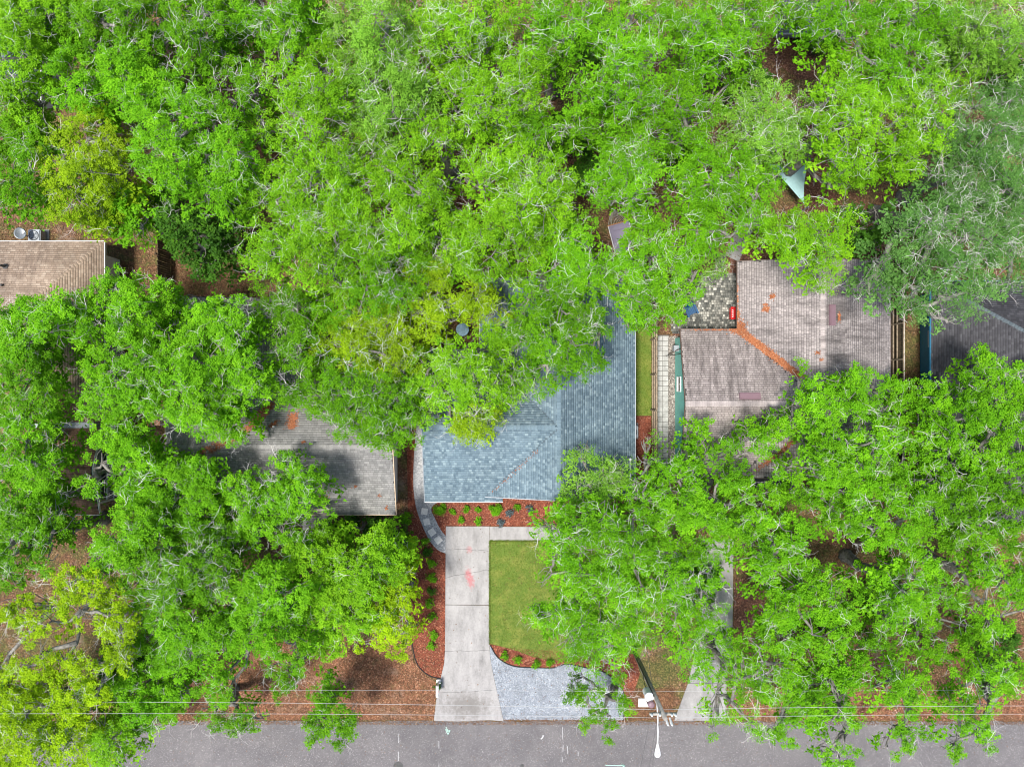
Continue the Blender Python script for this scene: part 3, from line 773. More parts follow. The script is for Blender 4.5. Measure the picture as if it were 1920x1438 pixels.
window(LH, (-10.0, yS + .45, 1.5), 1.5, 1.1, 'x', -1); door(LH, (-12.8, yS + .45, 0), .95, 2.05, 'x', -1, M['brown_trim'])

# ---- tan / brown-roofed house at the far left edge
a0, a1, b0, b1, ze = -41.0, -26.5, 9.26, -2.5, 2.7
hd = (b0 - b1) / 2; zR2 = ze + hd * .30; ym = (b0 + b1) / 2
pl = [([(a0, b0, ze), (a1, b0, ze), (a1 - hd, ym, zR2), (a0, ym, zR2)], 'sh_tan'),
      ([(a1, b0, ze), (a1, b1, ze), (a1 - hd, ym, zR2)], 'sh_tan'),
      ([(a1, b1, ze), (a0, b1, ze), (a0, ym, zR2), (a1 - hd, ym, zR2)], 'sh_brown')]
zb = ze + 2.92 * .3
pl += [([(a0, -8.54, ze), (-26.8, -8.54, ze), (-26.8, -5.62, zb), (a0, -5.62, zb)], 'sh_brown'), ([(-26.8, -2.9, ze + .03), (a0, -2.9, ze + .03), (a0, -5.62, zb), (-26.8, -5.62, zb)], 'sh_brown')]
FH, FHroof = make_house('neighbour_house', 'white-walled house with tan hip roof and brown wing at the left edge', pl, [M['sh_brown']], None,
    [([(a0 + .5, b1 + .4), (-26.96, b1 + .4), (-26.96, 8.5), (a0 + .5, 8.5)], ze - .05), ([(a0 + .5, -8.0), (-28.2, -8.0), (-28.2, b1 + .5), (a0 + .5, b1 + .5)], ze - .06)],
    M['white'], [((a0, b0, ze), (a1, b0, ze)), ((a1, b0, ze), (a1, b1, ze)), ((a0, -8.54, ze), (-26.8, -8.54, ze)), ((-26.8, -8.54, ze), (-26.8, -5.62, zb)), ((-26.8, -5.62, zb), (-26.8, -2.9, ze))],
    M['white'], [((a0, ym, zR2), (a1 - hd, ym, zR2)), ((a0, -5.62, zb), (-26.8, -5.62, zb))], M['sh_brown'], 0.15, 0.26, (0.26, 0.22))
ridge_caps(FHroof, (a1, b0, ze), (a1 - hd, ym, zR2), M['sh_tan'], .26, .22); ridge_caps(FHroof, (a1, b1, ze), (a1 - hd, ym, zR2), M['sh_tan'], .26, .22)
MB().box((a0, b1 - .45, ze - .1), (-27.2, b1 - .02, ze + .02)).build('gutter', M['galv'], FH)
MB().box((-28.15, -7.9, 0), (-27.2, -3.0, .12)).build('porch_floor', M['iron'], FH)
rl = MB(); rl.box((-27.34, -7.9, .95), (-27.24, -3.0, 1.05)); rl.box((-27.33, -7.9, .15), (-27.25, -3.0, .22)); rail = rl.build('railing', M['white'], FH)
bal = None
for i in range(33):
    y = -7.85 + i * .15
    if bal is None:
        bal = MB().box((-.02, -.02, .22), (.02, .02, .95)).build('baluster', M['white'], rail); bo = bal
    else:
        bo = bal.copy(); COL.objects.link(bo)
    bo.location = (-27.29, y, 0)
for y in (-7.9, -5.5, -3.0): MB().box((-27.36, y - .06, 0), (-27.24, y + .06, 2.6)).build('porch_post', M['white'], FH)
window(FH, (-26.96, 3.0, 1.3), 1.4, 1.0, 'y', 1); window(FH, (-26.96, 0.5, 1.3), 1.0, 1.0, 'y', 1); window(FH, (-26.96, 6.5, 1.3), 1.0, 1.0, 'y', 1)
for px_, py_ in ((3, 498), (5, 535)):
    c = W(px_, py_, 3.6); MB().lathe((c.x, c.y, 3.3), [(.18, 0), (.09, .05), (.07, .5), (.05, .5)], 12).build('vent_pipe', M['iron'], FHroof)

# ---- blue-walled house at the right edge
x0, x1, n0, n1, ze = 27.24, 40.36, 6.66, -9.0, 2.7
xr3, dy = 33.8, 4.5; z3 = ze + 6.56 * .32
pl = [([(x0, n1, ze), (x0, n0, ze), (xr3, n0 - dy, z3), (xr3, n1, z3)], 'sh_dark'), ([(x0, n0, ze), (x1, n0, ze), (xr3, n0 - dy, z3)], 'sh_dark'),
      ([(x1, n0, ze), (x1, n1, ze), (xr3, n1, z3), (xr3, n0 - dy, z3)], 'sh_dark')]
BH, BHroof = make_house('neighbour_house', 'blue-walled house with charcoal hip roof at the right edge', pl, [M['sh_dark']], None,
    [([(28.06, n1 + .5), (x1 - .5, n1 + .5), (x1 - .5, n0 - .6), (28.06, n0 - .6)], ze - .05)], M['blue_wall'],
    [((x0, n1, ze), (x0, n0, ze)), ((x0, n0, ze), (x1, n0, ze))], M['blue_wall'], [((x0, n0, ze), (xr3, n0 - dy, z3)), ((xr3, n0 - dy, z3), (xr3, n1, z3))], M['sh_slate'], 0.15, 0.22, (0.34, 0.18))
window(BH, (28.06, 3.0, 1.55), 1.0, .8, 'y', -1)

# ---- small roofs among the trees at the top
c0 = (17.5, 22.9); zs = 2.3
pl = [([(17.5, 22.9, zs), (21.9, 22.9, zs), (20.6, 24.1, zs + .5), (18.8, 24.1, zs + .5)], 'sh_slate'), ([(21.9, 22.9, zs), (21.9, 25.3, zs), (20.6, 24.1, zs + .5)], 'sh_slate'),
      ([(21.9, 25.3, zs), (17.5, 25.3, zs), (18.8, 24.1, zs + .5), (20.6, 24.1, zs + .5)], 'sh_slate'), ([(17.5, 25.3, zs), (17.5, 22.9, zs), (18.8, 24.1, zs + .5)], 'sh_slate')]
sh, _ = make_house('shed', 'slate grey hip-roofed shed behind a leaning trunk at the top right', pl, [M['sh_slate']], None, [([(17.9, 23.75), (21.5, 23.75), (21.5, 25.0), (17.9, 25.0)], 2.25)], M['grey_wall'], [((17.5, 22.9, zs), (21.9, 22.9, zs))], M['galv'], (), None, .15, .22)
sh['category'] = 'shed'; door(sh, (19.7, 23.75, 0), .9, 1.9, 'x', -1, M['white'])
pl = [([(-30.9, 18.6, 2.3), (-30.9, 23.2, 2.3), (-32.6, 23.2, 2.9), (-32.6, 18.6, 2.9)], 'sh_slate'), ([(-34.3, 23.2, 2.3), (-34.3, 18.6, 2.3), (-32.6, 18.6, 2.9), (-32.6, 23.2, 2.9)], 'sh_slate')]
sh2, _ = make_house('shed', 'dark slate shed roof glimpsed through lime foliage at the upper left', pl, [M['sh_slate']], None, [([(-34.0, 18.9), (-31.2, 18.9), (-31.2, 22.9), (-34.0, 22.9)], 2.25)], M['grey_wall'], [((-30.9, 18.6, 2.3), (-30.9, 23.2, 2.3)), ((-30.9, 18.6, 2.3), (-32.6, 18.6, 2.9))], M['white'], (), None, .15, .22)
sh2['category'] = 'shed'; door(sh2, (-31.2, 21.5, 0), .9, 1.9, 'y', 1, M['white'])
# ------------------------------------------------------------------ trees
# leaf sprays and twig fans are small templates turned and scattered through each crown's volume
def leaf_templates(K, L, spread, size, aspect, tilt):
    T = np.zeros((K, L, 3, 3))
    for k in range(K):
        pos = rng.normal(0, 1, (L, 3)) * np.array([spread, spread, spread * .55])
        az = rng.uniform(0, 2 * np.pi, L); tl = np.abs(rng.normal(0, tilt, L)); ta = rng.uniform(0, 2 * np.pi, L)
        nrm = np.stack([np.sin(tl) * np.cos(ta), np.sin(tl) * np.sin(ta), np.cos(tl)], 1)
        d = np.stack([np.cos(az), np.sin(az), np.zeros(L)], 1); d -= nrm * (d * nrm).sum(1, keepdims=True); d /= np.linalg.norm(d, axis=1, keepdims=True)
        s = np.cross(nrm, d); ln = size * rng.uniform(.7, 1.3, L)[:, None]; wd = ln * aspect
        T[k, :, 0] = pos - d * ln * .42 + s * wd * .5; T[k, :, 1] = pos - d * ln * .42 - s * wd * .5; T[k, :, 2] = pos + d * ln * .58
    return T
STYLE = {  # template set, clump radius, sprays per clump, clumps per area, twig fans per clump
    'puff': dict(T=leaf_templates(32, 21, 0.082, 0.087, 0.76, 0.62), rc=0.36, ns=10, dens=1.52, tw=0.38),
    'airy': dict(T=leaf_templates(32, 19, 0.098, 0.081, 0.72, 0.75), rc=0.42, ns=9, dens=1.52, tw=0.80),
    'wisp': dict(T=leaf_templates(32, 18, 0.125, 0.088, 0.50, 0.85), rc=0.48, ns=9, dens=1.9, tw=0.95),
    'inner': dict(T=leaf_templates(24, 8, 0.16, 0.24, 0.60, 0.70), rc=0.55, ns=6, dens=1.0, tw=0.0),
    'broad': dict(T=leaf_templates(24, 9, 0.100, 0.200, 0.62, 0.60), rc=0.42, ns=9, dens=1.4, tw=0.05),
    'shrub': dict(T=leaf_templates(16, 8, 0.06, 0.095, 0.55, 0.9), rc=0.13, ns=4, dens=1.5, tw=0.0),
    'tuft': dict(T=leaf_templates(16, 10, 0.06, 0.26, 0.09, 0.9), rc=0.10, ns=4, dens=1.5, tw=0.0),
}
def twig_template():
    segs = []   # (a, b, ra, rb)
    def grow(p, d, ln, r, depth):
        n = 3 if depth else 2
        for i in range(n):
            d2 = (d + Vector((random.gauss(0, .24), random.gauss(0, .24), random.gauss(0, .16)))).normalized()
            q = p + d2 * ln / n
            segs.append((p, q, r, r * .78)); r *= .78
            if depth and random.random() < (1.0 if depth == 2 else .75):
                a = random.uniform(0, 6.28); dd = (d2 + Vector((math.cos(a), math.sin(a), random.uniform(-.1, .5))) * .9).normalized()
                grow(q, dd, ln * .62, r * .8, depth - 1)
            p, d = q, d2
    a = random.uniform(0, 6.28)
    grow(Vector((0, 0, 0)), Vector((math.cos(a), math.sin(a), random.uniform(.25, .8))).normalized(), random.uniform(.8, 1.25), .0140, 2)
    V, F = [], []
    for p, q, ra, rb in segs:
        d = (q - p).normalized(); u = d.cross(Vector((0.3, .2, 1))).normalized(); v = d.cross(u); n = len(V)
        low = min(range(3), key=lambda k: (u * (math.cos(2.094 * k) + math.cos(2.094 * (k + 1))) + v * (math.sin(2.094 * k) + math.sin(2.094 * (k + 1)))).z)   # the face turned to the ground is left out
        for c, r in ((p, ra), (q, rb)):
            for k in range(3): V.append(c + r * (u * math.cos(2.094 * k) + v * math.sin(2.094 * k)))
        for k in range(3):
            if k != low: F.append((n + k, n + (k + 1) % 3, n + 3 + (k + 1) % 3, n + 3 + k))
    return np.array([tuple(x) for x in V]), np.array(F)
TWIGS = [twig_template() for _ in range(18)]

def foliage(name, clumps, style, mat, parent, cv=None, rc_mul=1.0, ns_mul=1.0, size_mul=1.0):
    st = STYLE[style]; T = st['T'] * size_mul; K, L = T.shape[:2]
    n = len(clumps); ns = max(2, int(st['ns'] * ns_mul)); rc = st['rc'] * rc_mul
    # sprays sit on a flattened dome around the clump centre
    az = rng.uniform(0, 2 * np.pi, (n, ns)); rr = rc * np.sqrt(rng.uniform(0, 1, (n, ns))) * rng.uniform(.8, 1.25, (n, 1))
    off = np.stack([rr * np.cos(az), rr * np.sin(az), (np.sqrt(np.maximum(0, 1 - (rr / (rc * 1.3)) ** 2)) - .6) * rc * .9 + rng.normal(0, .12 * rc / .4, (n, ns))], 2)
    pos = (clumps[:, None] + off).reshape(-1, 3)
    m = len(pos); k = rng.integers(0, K, m); a = rng.uniform(0, 2 * np.pi, m)
    ca, sa = np.cos(a)[:, None, None], np.sin(a)[:, None, None]
    t = T[k]; x = t[..., 0] * ca - t[..., 1] * sa; y = t[..., 0] * sa + t[..., 1] * ca
    v = np.stack([x, y, t[..., 2]], -1) + pos[:, None, None]
    v = v.reshape(-1, 3)
    f = np.arange(len(v)).reshape(-1, 3)
    cvv = rng.uniform(0, 1, n) if cv is None else cv
    att = (.38 * np.repeat(cvv, ns * L) + .34 * np.repeat(rng.uniform(0, 1, m), L) + .28 * rng.uniform(0, 1, m * L))
    return link_mesh(name, np_mesh(name, v, f, att), mat, parent)

def twig_mesh(name, bases, scale, mat, parent):
    Vs, Fs = [], []; b = 0
    for p in bases:
        V, F = TWIGS[random.randrange(len(TWIGS))]; a = random.uniform(0, 6.28); s = scale * random.uniform(.6, 1.25); c, d = math.cos(a) * s, math.sin(a) * s
        Vs.append(np.stack([V[:, 0] * c - V[:, 1] * d + p[0], V[:, 0] * d + V[:, 1] * c + p[1], V[:, 2] * s + p[2]], 1)); Fs.append(F + b); b += len(V)
    if not Vs: return
    return link_mesh(name, np_mesh(name, np.concatenate(Vs), np.concatenate(Fs)), mat, parent)

SEAM = [(2.3 * math.cos(a), 2.3 * math.sin(a), a * 7.1) for a in (0.3, 1.2, 2.2)] + [(4.1 * math.cos(a), 4.1 * math.sin(a), a * 3.7) for a in (0.8, 1.9, 2.9)]
HOLES = []   # photo polygons kept clear of leaves
def oak(label, H, style, tone, lobes, base=None, name='oak_tree', fork=0.42, trunk_r=None, under=0.6, twig_mul=1.0, dens=1.0, limb_mul=1.0, flat=0.22, group='trees over the lots'):
    """lobes: (px, py, r) of the crown's mounds in photo pixels; base: trunk foot in ground pixels"""
    st = STYLE[style]
    lobes = list(lobes)
    lobes += [(x, y - 42, r) for x, y, r in lobes if y < 52] + [(x - 44, y, r) for x, y, r in lobes if x < 42] + [(x + 44, y, r) for x, y, r in lobes if x > 1880 and y < 1240]   # the crown goes on past the picture's edge
    L = np.array([l[:3] for l in lobes], float); ctr = np.average(L[:, :2], axis=0, weights=L[:, 2] ** 2)
    dist = np.linalg.norm(L[:, :2] - ctr, axis=1); dm = max(dist.max(), 1)
    up, lo, lob_w, lcv = [], [], [], []
    for (x, y, r), dn in zip(L, dist / dm):
        zl = H * (1 - flat * dn ** 2) + random.uniform(-1.25, .55)
        c = W(x, y, zl); Rm = .96 * r * (CAM_H - zl) / FPX; hm = .95 * Rm
        lob_w.append((c, Rm))
        n = max(3, int(st['dens'] * dens * (Rm / st['rc']) ** 2 * .9))
        i = np.arange(n); d = np.sqrt((i + .5) / n); th = i * 2.39996 + random.uniform(0, 6.28)
        d = np.clip(d + rng.normal(0, .07, n), 0, 1.06); th = th + rng.normal(0, .25, n)
        z = c.z + hm * (np.sqrt(np.maximum(0, 1 - (d * .93) ** 2)) - .75) + rng.normal(0, .16, n)
        up.append(np.stack([c.x + d * Rm * .92 * np.cos(th), c.y + d * Rm * .92 * np.sin(th), z], 1))
        lcv.append(np.full(n, random.uniform(.22, .80)))
        n2 = int(n * under * (.7 if ctr[0] > 1240 and ctr[1] > 690 else 1.1))
        if n2:
            d = np.sqrt(rng.uniform(0, 1, n2)); th = rng.uniform(0, 6.28, n2)
            lo.append(np.stack([c.x + d * Rm * .95 * np.cos(th), c.y + d * Rm * .95 * np.sin(th), c.z - hm * .5 - rng.uniform(.5, 3.6, n2)], 1))
    up = np.concatenate(up); allc = np.concatenate([up] + lo) if lo else up
    px = CX + allc[:, 0] * FPX / (CAM_H - allc[:, 2]); py = CY - allc[:, 1] * FPX / (CAM_H - allc[:, 2])
    keep = np.ones(len(allc), bool)
    for hp in HOLES[8:]: keep &= ~pip(px, py, hp)
    jx = px + rng.normal(0, 6, len(px)); jy = py + rng.normal(0, 6, len(py))
    for hp in HOLES[:8]: keep &= ~pip(jx, jy, hp)
    # open seams between the sprays: clumps thin out where a smooth field is low
    fld = sum(np.sin(allc[:, 0] * kx + allc[:, 1] * ky + ph) for kx, ky, ph in SEAM)
    keep[:len(up)] &= (fld[:len(up)] > (-.75 if ctr[0] > 1240 and ctr[1] > 690 else -1.5) + rng.normal(0, .35, len(up))) | (rng.uniform(0, 1, len(up)) < .12)
    keep &= (px > -90) & (px < 2010) & (py > -90) & (py < 1520)
    kup = keep[:len(up)]; inner = allc[len(up):][keep[len(up):]]; up = up[kup]
    if base is None:
        m = np.mean([(c.x, c.y) for c, r in lob_w], axis=0); b = Vector((m[0], m[1], 0))
    else: b = W(*base)
    t = empty(name, b); tag(t, label, 'tree', group)
    # crown
    cv = np.clip(np.concatenate(lcv)[kup] + .22 * (rng.normal(0, 1, len(up))), 0, 1)
    cr = foliage('crown', up - np.array(b), style, M[tone], t, cv)
    if len(inner):
        foliage('inner_foliage', inner - np.array(b), 'inner', M[tone], t)['kind'] = 'stuff'
    # trunk and limbs
    mb = MB(); tr = trunk_r or (.16 + .022 * H)
    cc = np.mean([(c.x, c.y, c.z) for c, r in lob_w], axis=0)
    tip = Vector((b.x * .6 + cc[0] * .4, b.y * .6 + cc[1] * .4, H * fork)) - b
    mid = tip * .5 + Vector((random.uniform(-.25, .25), random.uniform(-.25, .25), 0))
    mb.tube([Vector((0, 0, -.1)), Vector((0, 0, .35)), mid, tip], [tr * 1.5, tr * 1.08, tr * .92, tr * .8], 8)
    hub = tip; nodes = [(mid.lerp(hub, .6), 1.0), (hub, 1.0)]
    for c, Rm in sorted(lob_w, key=lambda cr: (cr[0] - b - hub).length):
        q = c - b; end = Vector((q.x, q.y, q.z - .6))
        tip, wgt = min(nodes, key=lambda nd: (nd[0] - end).length * (1.0 if nd[1] == 1.0 else 1.12) + max(0, nd[0].z - end.z + .4) * 3)
        m1 = tip.lerp(end, .38) + Vector((random.uniform(-.35, .35), random.uniform(-.35, .35), -.06 * (end - tip).length + random.uniform(0, .5)))
        m2 = tip.lerp(end, .72) + Vector((random.uniform(-.4, .4), random.uniform(-.4, .4), random.uniform(-.45, .05)))
        r0 = min(tr * .6, .045 + .034 * (end - tip).length) * limb_mul * (1.0 if wgt == 1.0 else .8)
        pts = [tip, tip.lerp(m1, .5) + Vector((0, 0, .1)), m1, m1.lerp(m2, .5) + Vector((random.uniform(-.15, .15), random.uniform(-.15, .15), 0)), m2, end]
        nodes += [(m1, .8), (m2, .6)]
        mb.tube(pts, [r0 * 1.2, r0, r0 * .85, r0 * .7, r0 * .55, r0 * .3], 6, cap=False)
        for _ in range(5):
            a = random.uniform(0, 6.28); s = random.choice((m1, m2, m2, end, end)); e = end + Vector((math.cos(a) * Rm * .85, math.sin(a) * Rm * .85, random.uniform(-.65, -.1)))
            mm = s.lerp(e, .5) + Vector((random.uniform(-.2, .2), random.uniform(-.2, .2), random.uniform(-.05, .25)))
            mb.tube([s, mm, e], [r0 * .34, r0 * .22, .015], 4, cap=False)
    mb.build('trunk', M['bark'], t, smooth=True); cr['kind'] = 'stuff'
    ntw = int(len(up) * st['tw'] * twig_mul)
    if ntw and len(up):
        sel = up[rng.integers(0, len(up), ntw)] - np.array(b) + np.stack([rng.normal(0, .25, ntw), rng.normal(0, .25, ntw), rng.uniform(-.30, .10, ntw)], 1)
        twig_mesh('twigs', sel, .72, M['twig'], t)['kind'] = 'stuff'
    return t

HOLES += [
    [(968, 800), (985, 775), (1050, 735), (1135, 720), (1150, 690), (1145, 620), (1130, 575), (1150, 575), (1165, 610), (1192, 618), (1192, 860), (1165, 868), (1120, 845), (1085, 838), (1070, 865), (1045, 900), (1035, 938), (800, 938), (793, 830), (850, 835), (900, 838), (945, 830)],
    [(837, 986), (918, 986), (918, 1060), (945, 1060), (945, 1210), (1010, 1236), (1060, 1250), (1065, 1300), (1060, 1345), (812, 1345), (832, 1255), (785, 1245), (795, 1050), (790, 985), (800, 942), (1000, 945), (975, 985)],
    [(1385, 492), (1480, 490), (1490, 530), (1550, 555), (1600, 560), (1620, 600), (1665, 605), (1665, 690), (1620, 690), (1540, 690), (1500, 672), (1470, 740), (1430, 770), (1380, 775), (1330, 782), (1285, 782), (1278, 690), (1278, 622), (1310, 600), (1320, 550), (1340, 530), (1382, 525)],
    [(1672, 605), (1700, 600), (1722, 600), (1722, 690), (1705, 715), (1690, 700), (1672, 690)], [(1750, 610), (1840, 605), (1870, 550), (1920, 555), (1920, 660), (1880, 650), (1830, 650), (1800, 690), (1770, 710), (1750, 680)],
    [(395, 850), (470, 835), (500, 800), (560, 770), (620, 800), (670, 850), (740, 870), (741, 962), (625, 962), (610, 880), (560, 850), (500, 860), (425, 880)],
    [(-10, 445), (195, 450), (220, 470), (190, 505), (150, 530), (100, 556), (-10, 560)], [(0, 405), (70, 408), (100, 445), (0, 450)],
    [(225, 470), (255, 470), (290, 500), (320, 520), (320, 440), (300, 440), (285, 460), (240, 450)], [(345, 520), (440, 520), (450, 560), (350, 566)],
    [(1240, 628), (1272, 628), (1280, 700), (1278, 790), (1262, 790), (1240, 810)], [(1196, 640), (1222, 615), (1222, 880), (1196, 870)],
    [(1470, 55), (1500, 45), (1512, 90), (1495, 140), (1540, 145), (1550, 130), (1525, 80), (1520, 45)], [(1465, 306), (1520, 298), (1526, 330), (1542, 330), (1538, 388), (1503, 378), (1492, 335)],
    [(1138, 385), (1162, 405), (1190, 415), (1188, 440), (1170, 455), (1148, 455), (1122, 435), (1108, 400), (1122, 382)], [(815, 275), (845, 290), (855, 320), (870, 355), (885, 380), (905, 398), (870, 392), (850, 370), (845, 330), (810, 300)],
    [(1385, 420), (1412, 410), (1395, 455), (1375, 470)], [(0, 1145), (20, 1170), (15, 1210), (0, 1220)], [(170, 1000), (130, 1015), (115, 1060), (140, 1075), (180, 1045)],
    [(850, 605), (885, 600), (900, 625), (880, 640), (845, 635)],
    [(430, 1245), (480, 1240), (500, 1265), (440, 1290)], [(660, 1230), (830, 1240), (812, 1345), (690, 1345), (640, 1320), (665, 1290)], [(505, 1345), (550, 1345), (560, 1300), (600, 1290), (570, 1270)],
    [(120, 870), (185, 875), (150, 895), (110, 905)], [(125, 925), (185, 930), (187, 965), (120, 965)], [(115, 630), (150, 630), (145, 690), (120, 740)], [(115, 780), (155, 785), (155, 825), (120, 830)], [(188, 890), (215, 890), (212, 945), (188, 945)],
    [(265, 785), (310, 780), (325, 830), (300, 835)], [(1375, 1115), (1410, 1115), (1400, 1170), (1376, 1168)], [(1583, 1015), (1610, 1010), (1640, 1060), (1620, 1075)], [(1640, 405), (1660, 330), (1610, 360), (1590, 385)],
]
O = oak
# --- top row, left to right
O('lime oak crown in the top left corner over a dark slate shed', 11, 'puff', 'lime', [(15, 25, 60), (75, 15, 50), (30, 90, 40), (20, 145, 35), (70, 45, 35), (20, 190, 45), (45, 235, 38)], twig_mul=2)
O('bright compact crown right of the dark shed near the upper left edge', 11, 'puff', 'bright', [(128, 100, 30), (118, 132, 34), (150, 170, 38), (112, 168, 30), (165, 205, 30), (165, 130, 34)])
O('darker oak with gaps between the lime corner crown and the next, top left', 11.5, 'puff', 'green', [(120, 30, 40), (180, 35, 50), (215, 70, 32), (95, 75, 22), (165, 75, 25), (230, 20, 40)], twig_mul=2.5)
O('oak with grey bare twigs touching the top edge, left part', 12, 'puff', 'green', [(290, 25, 45), (345, 55, 42), (385, 80, 34), (270, 75, 28), (340, 10, 40), (390, 30, 40), (430, 45, 40), (410, 105, 32)], twig_mul=3)
O('rounded bright crown above the big puffy oak, upper left', 11.5, 'puff', 'bright', [(218, 120, 44), (255, 100, 40), (272, 140, 40), (225, 160, 36), (195, 165, 28)])
O('big puffy mid-green oak between the two brown yards, upper left', 13, 'puff', 'bright', [(258, 190, 44), (310, 160, 42), (350, 195, 42), (290, 235, 46), (332, 280, 44), (380, 285, 46), (432, 275, 42), (275, 285, 38), (425, 335, 44), (465, 300, 24), (312, 330, 40), (355, 345, 36), (400, 370, 34), (345, 120, 30)], twig_mul=1.8)
O('yellow-green oak above the tan hip roof, left side', 11, 'puff', 'yellow', [(172, 212, 32), (130, 262, 46), (112, 325, 44), (160, 318, 52), (200, 335, 38), (122, 385, 42), (170, 395, 48), (212, 290, 32), (190, 255, 32), (85, 290, 24)], twig_mul=1.6)
O('mid-green oak at the left edge above the satellite dish', 11, 'puff', 'green', [(15, 262, 46), (45, 300, 44), (20, 340, 46), (38, 372, 26), (60, 260, 26)], twig_mul=1.4)
O('bright oak between the tan roof and the dark wooden fence', 9, 'broad', 'bright', [(240, 378, 38), (225, 415, 36), (255, 430, 28), (268, 400, 24), (205, 385, 24)], twig_mul=4)
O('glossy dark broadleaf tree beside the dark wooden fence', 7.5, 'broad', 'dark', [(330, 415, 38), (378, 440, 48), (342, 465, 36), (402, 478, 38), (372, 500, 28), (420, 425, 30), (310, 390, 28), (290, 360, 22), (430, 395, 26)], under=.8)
O('ragged oak with bare grey limbs above the brown litter, upper left', 12, 'puff', 'green', [(400, 190, 34), (425, 212, 30), (450, 175, 34), (470, 150, 26), (480, 240, 26), (440, 130, 24)], twig_mul=4)
O('mid-green oak at the top edge left of the white bench', 12, 'puff', 'bright', [(470, 20, 42), (535, 45, 44), (570, 15, 42), (515, 80, 32), (585, 60, 34)], twig_mul=3)
O('lime oak full of white twigs around the white bench', 12.5, 'airy', 'lime', [(520, 130, 40), (590, 150, 50), (560, 200, 48), (612, 215, 48), (525, 185, 36), (605, 105, 42), (640, 170, 40), (500, 240, 30), (575, 250, 40)])
O('wide lime oak with a net of white twigs left of the lot, upper half', 12.5, 'airy', 'lime', [(540, 290, 46), (600, 300, 52), (560, 350, 56), (620, 365, 52), (510, 370, 40), (650, 310, 40), (520, 330, 36)])
O('wide lime oak with white twigs left of the lot, above the orange ground patch', 12, 'airy', 'lime', [(505, 430, 44), (545, 420, 50), (600, 430, 55), (500, 475, 42), (560, 485, 50), (615, 500, 50), (650, 440, 46), (475, 490, 30), (640, 540, 36)])
O('lime oak at the top edge just left of the lot column', 12.5, 'airy', 'pale', [(640, 40, 46), (700, 30, 50), (755, 25, 48), (705, 90, 50), (650, 105, 42), (750, 85, 44)])
O('lime oak with curled white twigs at the top edge above the lot', 12.5, 'airy', 'lime', [(815, 25, 50), (870, 35, 50), (920, 20, 45), (845, 85, 50), (800, 85, 44), (900, 85, 44), (950, 60, 38)], twig_mul=1.5)
O('pale lime oak above the upper left corner of the lot', 12, 'airy', 'pale', [(680, 155, 48), (735, 165, 50), (665, 215, 48), (705, 240, 48), (765, 145, 44), (795, 185, 40), (740, 215, 40)])
O('lime oak above the back fence line, middle of the picture top', 12, 'airy', 'lime', [(830, 160, 48), (885, 165, 52), (935, 145, 45), (980, 125, 44), (965, 180, 45), (1010, 170, 40), (900, 210, 32), (1015, 215, 30), (950, 215, 32)], twig_mul=1.3)
O('mid-green oak at the top edge right of centre', 12, 'airy', 'bright', [(1005, 30, 45), (1055, 20, 45), (1075, 60, 42), (1110, 18, 36), (1025, 80, 40), (1060, 110, 36)])
O('tall airy oak above the upper right corner of the lot', 12.5, 'airy', 'bright', [(1140, 70, 46), (1180, 110, 54), (1120, 140, 48), (1200, 160, 48), (1155, 185, 48), (1225, 100, 40), (1095, 185, 40), (1190, 40, 40), (1230, 190, 34), (1240, 40, 36)], twig_mul=1.3)
O('oak inside the upper left corner of the lot beside a thick dark limb', 11, 'airy', 'lime', [(790, 235, 36), (845, 235, 38), (775, 270, 36), (820, 262, 26), (870, 225, 26)], trunk_r=.55, base=(850, 335))
O('broad lime oak along the left lot line, upper half', 11.5, 'airy', 'lime', [(690, 290, 48), (740, 320, 48), (680, 345, 48), (775, 365, 50), (820, 350, 34), (790, 325, 36), (720, 385, 52), (660, 395, 45), (825, 385, 32), (840, 420, 30), (700, 440, 44), (760, 430, 44)])
O('bright spreading oak in the middle of the back yard', 11.5, 'airy', 'lime', [(905, 282, 34), (950, 270, 42), (882, 310, 30), (935, 325, 48), (990, 308, 50), (1042, 328, 46), (970, 375, 52), (1030, 388, 52), (1068, 375, 32), (905, 345, 30), (870, 330, 22), (1015, 350, 40), (1050, 300, 22)])
O('shaded oak at the back of the lot behind the bright spreading one', 10, 'airy', 'green', [(965, 232, 34), (1005, 240, 36), (1045, 235, 28), (1090, 240, 36), (1130, 225, 30), (920, 245, 22)])
O('bright oak hanging over the hammock', 11, 'airy', 'bright', [(1150, 320, 42), (1190, 300, 42), (1200, 350, 46), (1140, 350, 32), (1128, 372, 16), (1212, 395, 42), (1190, 380, 24), (1225, 440, 40), (1170, 262, 40), (1212, 232, 44), (1215, 285, 40), (1200, 445, 26), (1110, 345, 22)], base=(1205, 330), twig_mul=1.4)
O('lime oak above the rear of the blue-grey roof, left part', 10.5, 'airy', 'lime', [(850, 445, 48), (900, 425, 46), (950, 430, 48), (1000, 440, 48), (920, 478, 48), (870, 492, 44), (980, 488, 48), (815, 480, 38), (800, 440, 38)], base=(900, 470))
O('yellow-lime oak over the rear edge of the blue-grey roof', 10, 'airy', 'bright', [(1045, 440, 40), (1098, 455, 48), (1085, 495, 46), (1130, 495, 36), (1040, 500, 44), (1105, 520, 36), (1070, 535, 30), (1140, 530, 22), (1060, 410, 30)], base=(1075, 455))
